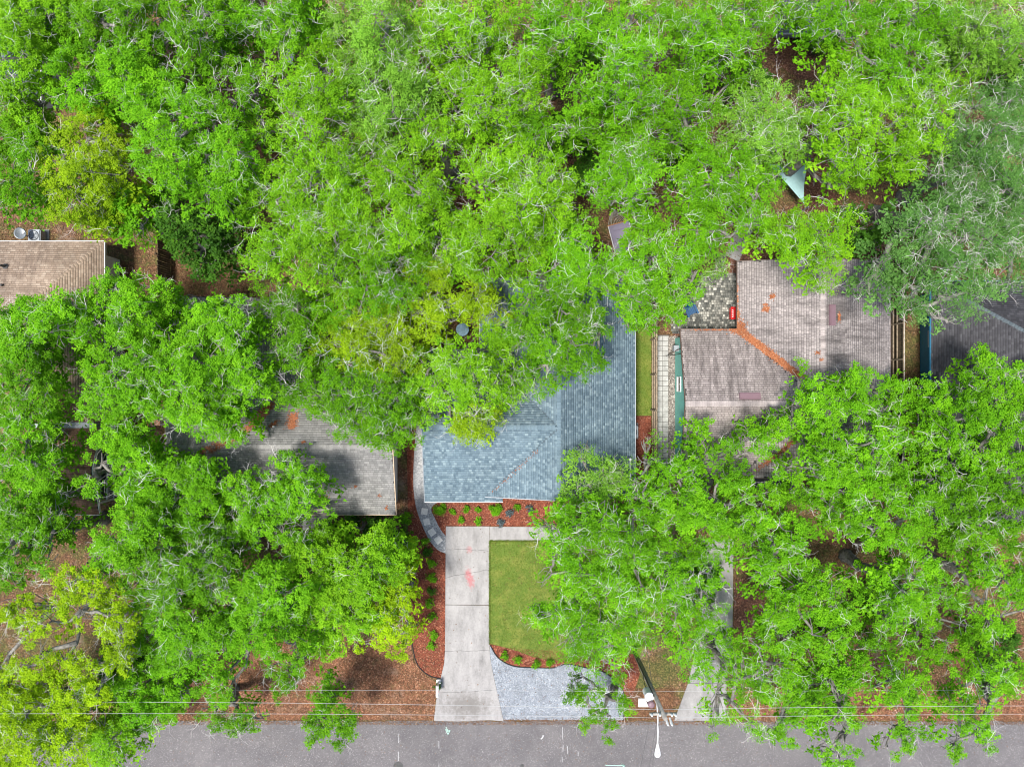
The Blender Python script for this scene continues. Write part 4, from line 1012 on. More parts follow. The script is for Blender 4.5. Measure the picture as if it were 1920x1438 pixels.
# --- left of the lot, middle band
O('mid-green airy oak left of the lot line beside the orange ground patch', 10, 'airy', 'green', [(680, 490, 46), (725, 505, 46), (765, 475, 42), (690, 560, 42), (745, 550, 44), (780, 520, 36), (640, 590, 30)])
O('yellowish oak with long white twigs above the warm grey roof', 9.5, 'airy', 'yellow', [(650, 590, 42), (700, 600, 48), (742, 630, 44), (660, 650, 48), (710, 668, 48), (615, 640, 40), (752, 680, 42), (720, 590, 30)], twig_mul=1.3, base=(690, 690))
O('dense green oak drooping over the right end of the warm grey roof', 9, 'airy', 'green', [(640, 715, 48), (700, 728, 52), (750, 735, 44), (598, 722, 38), (680, 778, 46), (722, 795, 38), (755, 778, 36), (698, 830, 24), (735, 838, 18), (640, 765, 34), (570, 742, 32), (610, 768, 22), (770, 720, 30), (765, 820, 20), (540, 735, 34), (500, 728, 26), (590, 757, 28), (640, 795, 30), (680, 815, 26), (550, 700, 34)], base=(775, 740))
O('yellow-lime oak left of the blue garden table', 10, 'airy', 'yellow', [(790, 540, 42), (840, 562, 46), (890, 568, 42), (805, 600, 40), (920, 590, 30), (830, 520, 34), (900, 540, 30), (770, 590, 30)], base=(850, 590))
O('lime oak over the left wing of the blue-grey roof', 9.5, 'airy', 'lime', [(845, 660, 44), (905, 650, 46), (832, 702, 44), (880, 700, 48), (935, 665, 38), (900, 738, 40), (850, 748, 36), (950, 702, 38), (982, 722, 26), (802, 728, 36), (962, 748, 22), (790, 680, 34), (930, 745, 28), (810, 770, 24), (785, 790, 20)], base=(772, 690))
O('pale yellow-green branch tip hanging lowest over the left wing roof', 8.5, 'airy', 'yellow', [(880, 782, 34), (858, 800, 26), (912, 790, 28), (898, 818, 18), (920, 765, 28), (875, 815, 14)], base=(790, 715), twig_mul=1.5)
O('deep green oak over the ridge of the blue-grey roof', 10.5, 'airy', 'green', [(1000, 565, 42), (1050, 580, 46), (1092, 600, 42), (1030, 640, 48), (1080, 648, 44), (1112, 660, 28), (990, 640, 40), (1128, 622, 24), (960, 610, 36), (1060, 688, 22), (1000, 695, 32), (1118, 590, 22), (1015, 728, 18), (1090, 690, 20), (1130, 685, 14), (1040, 720, 16)], base=(1000, 455), trunk_r=.4)
O('bright oak along the fence right of the blue-grey roof', 10.5, 'airy', 'bright', [(1190, 500, 38), (1218, 525, 38), (1182, 555, 32), (1212, 568, 38), (1178, 598, 20), (1228, 480, 36), (1160, 500, 28), (1235, 595, 20), (1205, 605, 20)], base=(1212, 520))
O('thin pale oak over the front right corner of the blue-grey roof', 8, 'wisp', 'pale', [(1090, 858, 26), (1130, 885, 36), (1150, 912, 34), (1090, 910, 36), (1060, 925, 22), (1172, 882, 16), (1105, 840, 14), (1125, 935, 30)], base=(1110, 965), twig_mul=.8)
O('oak at the fence by the front right corner of the blue-grey house', 8.5, 'airy', 'bright', [(1200, 935, 32), (1222, 900, 26), (1238, 945, 32), (1222, 830, 12), (1212, 832, 8), (1226, 868, 14), (1185, 950, 26)], base=(1222, 915))
# --- front yard
O('large green oak covering the right side of the front lawn', 10.5, 'airy', 'bright', [(1035, 1000, 30), (1082, 990, 42), (1130, 980, 46), (1180, 1000, 48), (1212, 1040, 48), (1150, 1050, 52), (1092, 1048, 46), (1048, 1045, 30), (1000, 982, 16), (1205, 1100, 48), (1145, 1110, 48), (1075, 1100, 34), (1020, 1095, 16), (1215, 980, 36), (1100, 1020, 34)], twig_mul=1.2)
O('green oak between the front lawn and the gravel pad', 10, 'airy', 'bright', [(1045, 1160, 36), (1090, 1170, 42), (1140, 1170, 44), (1190, 1160, 44), (1012, 1168, 18), (1062, 1208, 32), (1110, 1218, 36), (1160, 1220, 38), (1000, 1150, 14), (1210, 1190, 34), (1150, 1255, 22), (1075, 1235, 18), (1165, 1268, 18), (1115, 1250, 20)], twig_mul=1.4)
O('small dark-leaved tree with white twigs at the street edge of the gravel', 5.5, 'puff', 'green', [(1082, 1280, 18), (1070, 1303, 12), (1100, 1330, 20), (1128, 1342, 22), (1142, 1370, 22), (1100, 1356, 15), (1166, 1308, 16), (1176, 1330, 13), (1120, 1300, 10), (1090, 1300, 8)], base=(1150, 1290), twig_mul=4, under=.2, dens=.8)
# --- left front, seen above the road
O('lime puffy oak with thick pale limbs at the lower left', 11, 'puff', 'lime_yellow', [(120, 1100, 40), (172, 1112, 36), (212, 1120, 40), (212, 1168, 36), (232, 1200, 38), (150, 1165, 24), (135, 1145, 28), (40, 1148, 36), (70, 1180, 26), (60, 1240, 38), (30, 1262, 28), (105, 1250, 32), (150, 1262, 40), (200, 1248, 34), (172, 1290, 32), (122, 1312, 36), (160, 1330, 32), (225, 1240, 26)], twig_mul=2.2, limb_mul=1.1, under=.12, trunk_r=.34, fork=.4)
O('yellow-lime oak in the bottom left corner over the road', 10.5, 'puff', 'lime_yellow', [(25, 1335, 44), (60, 1285, 36), (25, 1390, 44), (80, 1345, 38), (90, 1385, 28), (70, 1425, 38), (120, 1405, 34), (165, 1415, 38), (20, 1440, 40), (130, 1360, 36)], under=.5, twig_mul=1.2)
O('green oak reaching over the road beside the bottom left corner', 9.5, 'puff', 'lime', [(200, 1405, 40), (215, 1440, 30), (185, 1370, 34), (240, 1375, 20), (220, 1350, 28), (160, 1385, 22)], under=.5)
O('dark green oak at the lower left edge above the yellow-lime corner crown', 10, 'puff', 'green', [(15, 1040, 40), (45, 985, 46), (90, 970, 38), (120, 988, 28), (60, 1022, 32), (8, 1090, 22), (75, 1055, 22), (20, 1000, 40)], twig_mul=2, limb_mul=1.4)
O('oak between the brown wing roof and the lime puffy oak', 10.5, 'puff', 'bright', [(200, 1010, 38), (175, 1045, 34), (242, 990, 42), (282, 1000, 40), (150, 1062, 24), (310, 975, 38), (225, 1035, 36), (180, 1075, 26)], twig_mul=1.5)
O('oak with clusters of dead white twigs in the lower left', 10.5, 'puff', 'green', [(262, 1050, 40), (305, 1040, 42), (342, 1070, 44), (290, 1098, 42), (255, 1090, 34), (330, 1120, 40), (285, 1140, 40), (362, 1025, 40), (402, 1055, 40), (385, 1108, 34), (420, 1015, 34)], twig_mul=3.5)
O('green oak left of the brown litter, in front of the dead-twig oak', 9.5, 'puff', 'bright', [(322, 1190, 42), (370, 1172, 46), (400, 1210, 40), (342, 1232, 42), (378, 1250, 28), (300, 1245, 30), (270, 1200, 36), (430, 1160, 32)], twig_mul=1.3)
O('bushy oak hanging over the road edge, lower left', 8.5, 'puff', 'bright', [(230, 1290, 36), (288, 1302, 42), (250, 1332, 36), (310, 1322, 32), (332, 1298, 26), (272, 1352, 28), (335, 1330, 18), (205, 1325, 26), (265, 1270, 30)], twig_mul=1.2)
O('puffy oak above the orange litter patch, lower left of centre', 10, 'puff', 'bright', [(452, 1110, 42), (500, 1100, 44), (470, 1158, 46), (522, 1158, 44), (545, 1115, 44), (450, 1190, 36), (502, 1208, 38), (535, 1200, 42), (405, 1288, 30), (425, 1262, 16), (390, 1300, 26), (420, 1310, 18), (555, 1235, 22)], twig_mul=1.1)
O('wide puffy lime oak left of the driveway', 8.5, 'puff', 'lime', [(560, 1050, 46), (602, 1030, 44), (642, 1060, 48), (600, 1100, 48), (650, 1118, 48), (692, 1080, 48), (702, 1030, 44), (732, 1060, 40), (680, 1150, 48), (640, 1178, 38), (600, 1150, 44), (610, 1215, 26), (578, 1198, 32), (632, 1228, 16)])
O('lime-yellow oak edge overlapping the red mulch left of the driveway', 6.5, 'puff', 'lime_yellow', [(734, 1105, 36), (724, 1170, 38), (695, 1205, 28), (745, 1220, 20), (755, 1050, 24), (764, 1108, 14), (768, 1180, 16), (758, 1150, 18), (756, 1075, 16), (720, 1130, 36)])
O('small dark oak over the road edge, lower left of centre', 6, 'puff', 'green', [(372, 1335, 12), (432, 1350, 26), (432, 1376, 22), (482, 1350, 18), (402, 1342, 18), (460, 1340, 14), (455, 1365, 14)], twig_mul=4, under=.3, base=(440, 1290))
O('small dark tree amid orange litter left of the driveway', 5.5, 'puff', 'green', [(530, 1270, 24), (560, 1258, 16), (520, 1298, 18), (500, 1255, 18), (545, 1290, 12)], twig_mul=3, under=.3)
O('dark green round tree reaching over the road left of the driveway', 6.5, 'puff', 'green', [(602, 1308, 22), (622, 1350, 36), (592, 1376, 26), (650, 1362, 22), (640, 1390, 16), (662, 1340, 12), (585, 1350, 16), (612, 1280, 16)], twig_mul=.6, base=(625, 1300))
O('dark hedge-like tree below the warm grey eave', 3.2, 'broad', 'dark', [(680, 985, 26), (640, 985, 20), (718, 988, 24), (735, 1010, 18), (700, 1005, 20)], base=(690, 985))
# --- left, around the brown roofs
O('bright oak spreading over the right edge of the tan hip roof', 10.5, 'puff', 'bright', [(205, 538, 36), (245, 560, 38), (292, 548, 32), (172, 572, 38), (122, 572, 32), (60, 575, 36), (30, 592, 38), (335, 558, 26), (140, 612, 42), (225, 602, 44), (282, 602, 44), (80, 622, 42), (30, 642, 44), (320, 590, 26), (95, 580, 30)], base=(260, 585), twig_mul=1.2)
O('mid-green oak at the left edge below the tan hip roof', 10, 'puff', 'green', [(40, 690, 44), (90, 672, 36), (60, 740, 44), (20, 765, 40), (100, 712, 20), (55, 645, 30)], base=(-20, 735), twig_mul=1.6)
O('bright oak over the white side wall of the tan-roofed house', 10, 'puff', 'bright', [(172, 682, 32), (212, 700, 44), (252, 670, 38), (192, 750, 44), (242, 742, 44), (165, 770, 26), (290, 700, 38), (275, 645, 34), (215, 655, 28)], base=(250, 700), twig_mul=1.4)
O('wide bright oak above the leaf-filled valley of the warm grey roof', 10.5, 'puff', 'bright', [(315, 655, 42), (362, 655, 44), (340, 710, 44), (402, 648, 44), (422, 618, 40), (452, 688, 44), (402, 708, 40), (372, 758, 42), (432, 740, 40), (472, 720, 28), (302, 758, 38), (342, 780, 34), (382, 800, 28), (422, 798, 30), (448, 822, 18), (382, 592, 38), (442, 592, 38), (395, 572, 22)], base=(330, 690), twig_mul=1.5)
O('bright oak at the left edge over the brown wing roof', 10, 'puff', 'bright', [(40, 812, 44), (88, 800, 36), (30, 870, 44), (70, 880, 38), (105, 848, 18), (60, 920, 42), (20, 940, 40), (90, 930, 26)], base=(-15, 850), twig_mul=1.6)
O('bright oak over the porch railing of the brown wing', 9.5, 'puff', 'bright', [(200, 818, 42), (240, 830, 40), (180, 850, 22), (150, 912, 22), (172, 915, 18), (110, 930, 20), (242, 868, 38), (232, 902, 32), (272, 880, 34)], base=(260, 860), twig_mul=1.4)
O('green oak left of the warm grey roof, lower part', 9.5, 'puff', 'bright', [(252, 920, 36), (302, 902, 42), (342, 882, 32), (372, 890, 36), (282, 942, 42), (332, 940, 42), (382, 930, 38), (412, 962, 38), (245, 955, 36), (352, 985, 38)], base=(285, 950), twig_mul=1.2)
O('thin oak over the front slope of the warm grey roof', 8.5, 'puff', 'bright', [(452, 912, 32), (492, 902, 26), (542, 862, 22), (532, 890, 34), (572, 900, 36), (602, 930, 22), (560, 940, 38), (512, 940, 42), (462, 950, 42), (592, 872, 10), (432, 982, 38), (482, 990, 38), (530, 985, 32), (612, 958, 16), (545, 845, 12), (545, 1020, 36)], base=(480, 1010), twig_mul=2.2, under=.3)
O('shrubby green oak between the orange patch and the yellowish oak', 8.5, 'airy', 'green', [(500, 545, 36), (542, 570, 42), (590, 560, 38), (580, 610, 42), (522, 610, 32), (482, 600, 28), (560, 650, 42), (600, 672, 36), (530, 660, 28), (505, 690, 24)], base=(540, 600))
# --- right of the lot, top
O('bright oak with silvery twigs at the top edge right of the lot', 12, 'airy', 'bright', [(1285, 25, 42), (1335, 30, 48), (1385, 28, 48), (1425, 38, 38), (1360, 80, 48), (1305, 65, 44), (1410, 85, 28), (1432, 10, 34), (1312, 112, 40)], twig_mul=1.3)
O('shaded oak right of the upper right lot corner', 10.5, 'airy', 'green', [(1285, 150, 38), (1312, 182, 34), (1275, 205, 34), (1335, 215, 32), (1265, 260, 34), (1310, 255, 34), (1370, 150, 26)])
O('pale twiggy oak above the teal shade sail', 12, 'airy', 'pale', [(1420, 160, 32), (1452, 190, 42), (1500, 200, 42), (1432, 232, 44), (1482, 240, 44), (1395, 185, 28), (1460, 272, 40), (1418, 288, 40), (1505, 275, 28), (1375, 260, 34), (1400, 215, 28)], twig_mul=1.6, base=(1440, 245))
O('upright lime oak below the slate shed, right of the sail', 12, 'airy', 'lime', [(1562, 112, 30), (1592, 140, 42), (1565, 172, 34), (1622, 180, 42), (1580, 212, 44), (1640, 212, 32), (1600, 250, 44), (1572, 290, 38), (1612, 305, 38), (1560, 338, 26), (1595, 350, 22), (1540, 240, 24)])
O('green oak at the top edge right of the slate shed', 12, 'airy', 'bright', [(1600, 28, 48), (1660, 28, 48), (1620, 82, 40), (1680, 88, 48), (1722, 48, 44), (1765, 28, 44), (1660, 130, 40), (1722, 120, 44), (1515, 12, 34), (1480, 22, 20), (1550, 30, 30), (1540, 58, 14)], base=(1660, 110), twig_mul=1.2)
O('pale green oak in the top right corner', 12, 'airy', 'pale', [(1810, 35, 48), (1855, 28, 46), (1882, 70, 42), (1832, 88, 48), (1785, 100, 42), (1868, 115, 30), (1905, 20, 42), (1790, 65, 30), (1935, 70, 46)], twig_mul=1.2)
O('lime oak with fine branches left of the grey-green crown, upper right', 12, 'airy', 'lime', [(1702, 170, 42), (1752, 180, 46), (1800, 160, 36), (1712, 230, 46), (1762, 230, 42), (1690, 280, 42), (1742, 280, 42), (1660, 210, 32), (1702, 320, 32), (1665, 300, 28)], twig_mul=1.3)
O('grey-green wispy oak at the right edge, upper one', 12.5, 'wisp', 'grey', [(1832, 200, 42), (1872, 242, 46), (1820, 262, 46), (1895, 300, 44), (1842, 318, 48), (1785, 330, 40), (1905, 230, 32), (1790, 285, 34), (1910, 180, 26), (1860, 170, 34), (1900, 350, 34), (1840, 370, 34), (1790, 250, 30), (1935, 250, 50), (1935, 330, 50), (1930, 160, 40), (1935, 400, 46)])
O('broad grey-green wispy oak with white twigs, right of the mauve roof', 12, 'wisp', 'grey', [(1742, 400, 42), (1792, 380, 48), (1842, 378, 46), (1885, 355, 44), (1700, 432, 36), (1762, 448, 48), (1822, 440, 48), (1882, 430, 48), (1732, 490, 42), (1792, 500, 44), (1852, 495, 42), (1905, 485, 38), (1682, 480, 28), (1650, 520, 26), (1702, 540, 34), (1640, 550, 20), (1752, 548, 38), (1800, 560, 32), (1820, 590, 20), (1772, 592, 22), (1722, 580, 22), (1850, 545, 16), (1895, 530, 20)], base=(1640, 400), trunk_r=.45, limb_mul=1.5, twig_mul=1.25)
O('bright oak around the teal shade sail', 11, 'airy', 'bright', [(1322, 300, 42), (1372, 300, 36), (1342, 350, 48), (1392, 340, 42), (1302, 360, 42), (1422, 370, 42), (1372, 400, 40), (1312, 420, 42), (1282, 330, 30), (1430, 415, 28), (1440, 335, 30), (1290, 455, 38), (1340, 445, 36)], base=(1400, 350))
O('lime oak over the back eave of the mauve roof', 11, 'airy', 'lime', [(1470, 418, 42), (1520, 408, 42), (1560, 438, 42), (1502, 460, 42), (1552, 480, 38), (1590, 465, 22), (1535, 510, 28), (1545, 540, 18), (1450, 450, 32), (1482, 485, 22), (1588, 405, 24), (1568, 512, 22), (1520, 530, 14)], base=(1520, 440))
O('low dark tree under the thick curved limb behind the mauve roof', 6, 'broad', 'dark', [(1632, 425, 28), (1662, 445, 28), (1612, 455, 24), (1600, 390, 24), (1650, 390, 24)], base=(1640, 440), twig_mul=0)
O('bright oak overhanging the cobbled patio', 7.5, 'airy', 'bright', [(1262, 500, 34), (1290, 528, 32), (1272, 560, 32), (1258, 590, 22), (1302, 500, 22), (1250, 535, 26), (1290, 482, 26), (1300, 552, 14)], base=(1262, 540))
O('small pale oak by the patio corner of the mauve roof', 7, 'wisp', 'pale', [(1350, 492, 22), (1366, 502, 13), (1335, 515, 12), (1352, 470, 18)], base=(1350, 485), twig_mul=1.5)
# --- right of the lot, lower
O('green oak over the ridge of the mauve roof, lower part', 9.5, 'puff', 'bright', [(1512, 700, 20), (1532, 730, 32), (1582, 712, 32), (1622, 702, 26), (1660, 732, 32), (1600, 750, 38), (1550, 770, 38), (1502, 762, 26), (1478, 782, 22), (1642, 768, 38), (1522, 800, 28), (1690, 745, 26), (1470, 800, 16)], base=(1560, 960), trunk_r=.45, twig_mul=.7)
O('leafy oak tips over the front left of the mauve roof', 8.5, 'puff', 'bright', [(1312, 800, 22), (1322, 832, 28), (1402, 800, 22), (1422, 830, 32), (1442, 805, 22), (1382, 832, 18), (1342, 858, 26), (1400, 860, 20), (1295, 850, 20)], base=(1300, 940), twig_mul=.7)
O('big green oak with white twigs below the mauve roof', 10, 'puff', 'bright', [(1562, 822, 38), (1602, 840, 42), (1652, 830, 42), (1692, 820, 38), (1522, 850, 32), (1562, 890, 44), (1612, 900, 44), (1662, 880, 44), (1702, 870, 40), (1482, 885, 26), (1502, 925, 36), (1542, 940, 42)], twig_mul=2, base=(1600, 960))
O('green oak over the charcoal roof at the right edge', 10, 'puff', 'bright', [(1742, 722, 22), (1712, 742, 30), (1762, 765, 38), (1800, 745, 22), (1792, 792, 42), (1842, 682, 28), (1872, 702, 32), (1850, 722, 36), (1892, 740, 38), (1842, 770, 44), (1892, 790, 44), (1732, 802, 38), (1762, 830, 44), (1822, 830, 44), (1882, 850, 44), (1905, 692, 16), (1842, 660, 12)], base=(1720, 850), twig_mul=1.3)
O('green oak by the lot line in front of the teal-walled house', 9.5, 'puff', 'bright', [(1282, 882, 32), (1262, 922, 38), (1312, 912, 34), (1352, 932, 38), (1300, 962, 44), (1372, 900, 24), (1402, 930, 36), (1342, 980, 42), (1262, 980, 36), (1450, 935, 28)], twig_mul=1.3, base=(1300, 965))
O('bright oak above the neighbour driveway', 10.5, 'puff', 'bright', [(1402, 990, 42), (1452, 980, 42), (1492, 1000, 38), (1422, 1048, 42), (1472, 1050, 36), (1502, 1058, 30), (1388, 1030, 28), (1440, 1090, 26)], twig_mul=2.2)
O('wide green oak between the front lawn and the neighbour driveway', 10.5, 'airy', 'bright', [(1272, 1040, 44), (1322, 1040, 36), (1292, 1100, 44), (1335, 1105, 26), (1262, 1140, 44), (1312, 1160, 42), (1345, 1150, 20), (1282, 1200, 44), (1325, 1215, 36), (1250, 1090, 40), (1300, 1245, 34)], twig_mul=1.2)
O('green oak in the middle of the right front yards', 10.5, 'puff', 'bright', [(1602, 968, 40), (1660, 942, 44), (1712, 932, 44), (1572, 995, 32), (1648, 1000, 38), (1702, 990, 44), (1752, 960, 44), (1762, 900, 44), (1812, 900, 44)], twig_mul=2)
O('green oak at the right edge below the charcoal roof', 10.5, 'puff', 'green', [(1802, 952, 42), (1852, 920, 44), (1895, 930, 42), (1832, 1000, 38), (1882, 1000, 44), (1780, 1010, 30), (1910, 880, 30)], twig_mul=2)
O('bright oak with a bare curved limb right of the mulch bed', 10, 'puff', 'bright', [(1482, 1110, 42), (1532, 1090, 38), (1562, 1130, 44), (1512, 1160, 42), (1462, 1150, 36), (1592, 1105, 32), (1582, 1160, 38), (1552, 1200, 42), (1482, 1200, 38), (1430, 1180, 26)], twig_mul=1.4)
O('oak with feathery white twigs, right half below centre', 10, 'puff', 'bright', [(1682, 1062, 34), (1732, 1062, 42), (1702, 1110, 44), (1762, 1110, 38), (1792, 1122, 26), (1662, 1105, 26), (1722, 1150, 38), (1682, 1150, 38)], twig_mul=3)
O('green oak at the right edge, lower right', 10, 'puff', 'bright', [(1862, 1062, 38), (1892, 1090, 40), (1842, 1042, 26), (1905, 1140, 30), (1862, 1150, 30), (1880, 1190, 30)], twig_mul=1.5)
O('low leafy oak amid brown litter, lower right', 8.5, 'puff', 'green', [(1752, 1180, 36), (1802, 1210, 26), (1822, 1180, 22), (1720, 1215, 28), (1660, 1200, 30), (1620, 1215, 28), (1780, 1235, 20)], twig_mul=1)
O('twiggy pale oak at the street beside the neighbour driveway', 9, 'airy', 'bright', [(1385, 1232, 36), (1432, 1222, 40), (1402, 1280, 42), (1362, 1262, 34), (1452, 1280, 38), (1348, 1305, 26), (1392, 1332, 36), (1352, 1350, 18), (1422, 1368, 16), (1340, 1372, 10), (1482, 1250, 36), (1365, 1200, 22)], twig_mul=1.5)
O('oak tip over the road, third drooping crown from the right', 8, 'puff', 'bright', [(1482, 1320, 36), (1490, 1358, 30), (1480, 1388, 16), (1522, 1340, 30), (1462, 1382, 11), (1500, 1290, 26)], twig_mul=1.2, base=(1495, 1290))
O('long drooping oak branch reaching farthest over the road, right half', 8, 'puff', 'bright', [(1552, 1282, 36), (1582, 1312, 36), (1572, 1358, 26), (1560, 1400, 20), (1592, 1398, 20), (1582, 1430, 16), (1600, 1348, 22), (1532, 1250, 32), (1600, 1255, 36), (1552, 1425, 12)], base=(1570, 1290), twig_mul=1)
O('oak with pale forked limbs over the road, lower right', 8.5, 'puff', 'bright', [(1662, 1292, 36), (1712, 1282, 36), (1702, 1330, 30), (1682, 1368, 20), (1722, 1370, 22), (1670, 1408, 10), (1702, 1400, 11), (1690, 1255, 30), (1735, 1320, 18)], base=(1690, 1290), twig_mul=1.6)
O('wide oak in the bottom right corner over the road', 9, 'puff', 'bright', [(1822, 1290, 36), (1872, 1270, 38), (1892, 1312, 30), (1802, 1330, 34), (1842, 1360, 30), (1812, 1390, 26), (1850, 1402, 20), (1792, 1412, 14), (1905, 1260, 30), (1850, 1320, 24)], base=(1850, 1290), twig_mul=1.5)
# ------------------------------------------------------------------ shrubs and garden plants
def shrub(label, px, py, r, h, style, tone, cat='shrub', name='shrub', group='young plants in the mulch beds'):
    b = W(px, py); t = empty(name, b); tag(t, label, cat, group)
    r *= .82; n = max(8, int(15 * (r / .3) ** 2))
    d = np.sqrt(rng.uniform(0, 1, n)); th = rng.uniform(0, 6.28, n)
    z = h * (.25 + .75 * np.sqrt(np.maximum(0, 1 - d ** 2)) * rng.uniform(.55, 1.0, n))
    foliage('foliage', np.stack([d * r * np.cos(th), d * r * np.sin(th), z], 1), style, M[tone], t)
    mb = MB()
    for _ in range(4):
        a = random.uniform(0, 6.28); mb.tube([(0, 0, 0), (math.cos(a) * r * .3, math.sin(a) * r * .3, h * .4), (math.cos(a) * r * .6, math.sin(a) * r * .6, h * .75)], [.015, .012, .006], 4)
    mb.build('stem', M['bark'], t)
    return t
ords = ['first', 'second', 'third', 'fourth', 'fifth', 'sixth', 'seventh', 'eighth', 'ninth']
for i, (x, y, r, tone) in enumerate(((798, 1013, .26, 'bright'), (802, 1034, .36, 'dark'), (809, 1056, .30, 'bright'), (811, 1082, .32, 'green'), (811, 1106, .30, 'dark'), (807, 1131, .32, 'bright'), (811, 1155, .28, 'green'), (811, 1188, .30, 'green'), (810, 1207, .25, 'green'))):
    shrub(f'{ords[i]} small shrub from the house in the mulch strip left of the driveway', x, y, r, .45, 'shrub', tone)
shrub('larger grassy tuft at the left end of the front mulch bed', 824, 952, .42, .6, 'tuft', 'green')
shrub('larger grassy tuft in the middle of the front mulch bed', 930, 953, .44, .6, 'tuft', 'bright')
for lab, x, y, r, tone in (('tiny plant nearest the left grassy tuft in the front bed', 849, 958, .14, 'green'), ('tiny plant under the eave between the two grassy tufts', 874, 952, .17, 'green'), ('tiny plant just left of the middle grassy tuft', 896, 954, .15, 'green'),
        ('tiny plant above the left half of the driveway top edge', 865, 974, .16, 'green'), ('tiny bright plant above the right half of the driveway top edge', 897, 977, .17, 'bright'), ('small blue-grey plant above the walkway start', 939, 979, .18, 'blue'),
        ('small blue-grey plant right of the middle grassy tuft', 955, 960, .18, 'blue'), ('small green plant under the front eave, right part', 968, 950, .19, 'green'), ('rightmost small blue-grey plant in the front mulch bed', 994, 953, .20, 'blue')):
    shrub(lab, x, y, r, .28, 'shrub', tone)
for lab, x, y, r in (('leftmost bright shrub in the curved bed above the gravel pad', 947, 1227, .30), ('second bright shrub in the curved bed above the gravel pad', 971, 1235, .32), ('third shrub in the curved bed, beside the overhanging oak', 1004, 1241, .34), ('fourth shrub in the curved bed, under the overhanging oak', 1032, 1243, .32)):
    shrub(lab, x, y, r * .85, .42, 'shrub', 'green')
for lab, x, y, r in (('dense hedge bush beside the gravel path, upper one', 762, 968, .5), ('dense hedge bush beside the gravel path, middle one', 763, 1000, .55), ('dense hedge bush beside the gravel path, lower one', 764, 1024, .4)):
    shrub(lab, x, y, r, .7, 'shrub', 'green', 'bush', 'hedge_bush', 'hedge left of the gravel path')
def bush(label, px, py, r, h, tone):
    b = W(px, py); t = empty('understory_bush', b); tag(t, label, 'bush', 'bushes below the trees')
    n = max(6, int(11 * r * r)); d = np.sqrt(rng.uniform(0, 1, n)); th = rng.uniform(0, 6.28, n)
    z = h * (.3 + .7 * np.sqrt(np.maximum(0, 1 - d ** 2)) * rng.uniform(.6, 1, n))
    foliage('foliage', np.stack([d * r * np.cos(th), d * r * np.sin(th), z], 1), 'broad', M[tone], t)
    mb = MB()
    for _ in range(4):
        a = random.uniform(0, 6.28); mb.tube([(0, 0, 0), (math.cos(a) * r * .3, math.sin(a) * r * .3, h * .4), (math.cos(a) * r * .6, math.sin(a) * r * .6, h * .8)], [.03, .02, .01], 4)
    mb.build('stem', M['bark'], t)
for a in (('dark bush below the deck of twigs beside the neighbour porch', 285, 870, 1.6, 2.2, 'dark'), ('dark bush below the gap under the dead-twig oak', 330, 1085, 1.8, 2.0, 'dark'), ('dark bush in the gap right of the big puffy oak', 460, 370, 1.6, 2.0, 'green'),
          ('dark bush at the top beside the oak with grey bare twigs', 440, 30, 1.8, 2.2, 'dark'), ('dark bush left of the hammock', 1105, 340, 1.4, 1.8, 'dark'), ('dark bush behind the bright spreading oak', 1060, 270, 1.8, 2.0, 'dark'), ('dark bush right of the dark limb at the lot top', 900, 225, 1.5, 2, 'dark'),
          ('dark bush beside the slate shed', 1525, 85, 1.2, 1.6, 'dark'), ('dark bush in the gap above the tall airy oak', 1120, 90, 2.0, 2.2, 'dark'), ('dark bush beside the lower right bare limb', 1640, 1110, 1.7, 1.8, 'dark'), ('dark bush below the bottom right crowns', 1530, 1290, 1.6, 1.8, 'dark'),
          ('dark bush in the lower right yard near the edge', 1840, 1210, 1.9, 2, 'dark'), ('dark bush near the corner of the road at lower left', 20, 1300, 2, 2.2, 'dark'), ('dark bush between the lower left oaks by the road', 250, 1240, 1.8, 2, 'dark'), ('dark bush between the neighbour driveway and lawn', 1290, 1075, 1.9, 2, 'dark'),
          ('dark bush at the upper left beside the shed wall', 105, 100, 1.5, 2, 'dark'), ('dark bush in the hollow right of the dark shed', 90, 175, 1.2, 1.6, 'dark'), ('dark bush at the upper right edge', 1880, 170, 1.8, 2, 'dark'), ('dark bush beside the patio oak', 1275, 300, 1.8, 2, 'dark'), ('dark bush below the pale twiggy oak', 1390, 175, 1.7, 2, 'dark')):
    bush(*a)

# ------------------------------------------------------------------ scattered ground cover (uncountable)
def scatter(name, px_poly, n, size, aspect, z, mat, tilt=.5, parent=None, blade=False, label=None):
    P = [W(x, y) for x, y in px_poly]; P2 = [(p.x, p.y) for p in P]
    xs = [p[0] for p in P2]; ys = [p[1] for p in P2]
    x = rng.uniform(min(xs), max(xs), n); y = rng.uniform(min(ys), max(ys), n); k = pip(x, y, P2); x, y = x[k], y[k]; m = len(x)
    az = rng.uniform(0, 6.28, m); ln = size * rng.uniform(.5, 1.5, m); wd = ln * aspect
    t1 = rng.normal(0, tilt, m) * (1 if not blade else .2); dz = np.sin(t1) * ln * .5
    dx, dy = np.cos(az) * ln * .5, np.sin(az) * ln * .5; sx, sy = -np.sin(az) * wd * .5, np.cos(az) * wd * .5
    zz = z + rng.uniform(0, .012, m) + np.abs(dz)
    if blade:
        hh = ln * rng.uniform(.5, 1.0, m)
        q = np.stack([np.stack([x - sx, y - sy, np.full(m, z)], 1), np.stack([x + sx, y + sy, np.full(m, z)], 1), np.stack([x + dx * 1.6, y + dy * 1.6, z + hh], 1)], 1); kf = 3
    else:
        q = np.stack([np.stack([x - dx, y - dy, zz - dz], 1), np.stack([x + sx, y + sy, zz], 1), np.stack([x + dx - sx, y + dy - sy, zz + dz], 1)], 1); kf = 3
    o = link_mesh(name, np_mesh(name, q.reshape(-1, 3), np.arange(m * kf).reshape(-1, kf), rng.beta(1.6, 1.8, m)), mat, parent); o['kind'] = 'stuff'
    if label: o['label'] = label
    return o
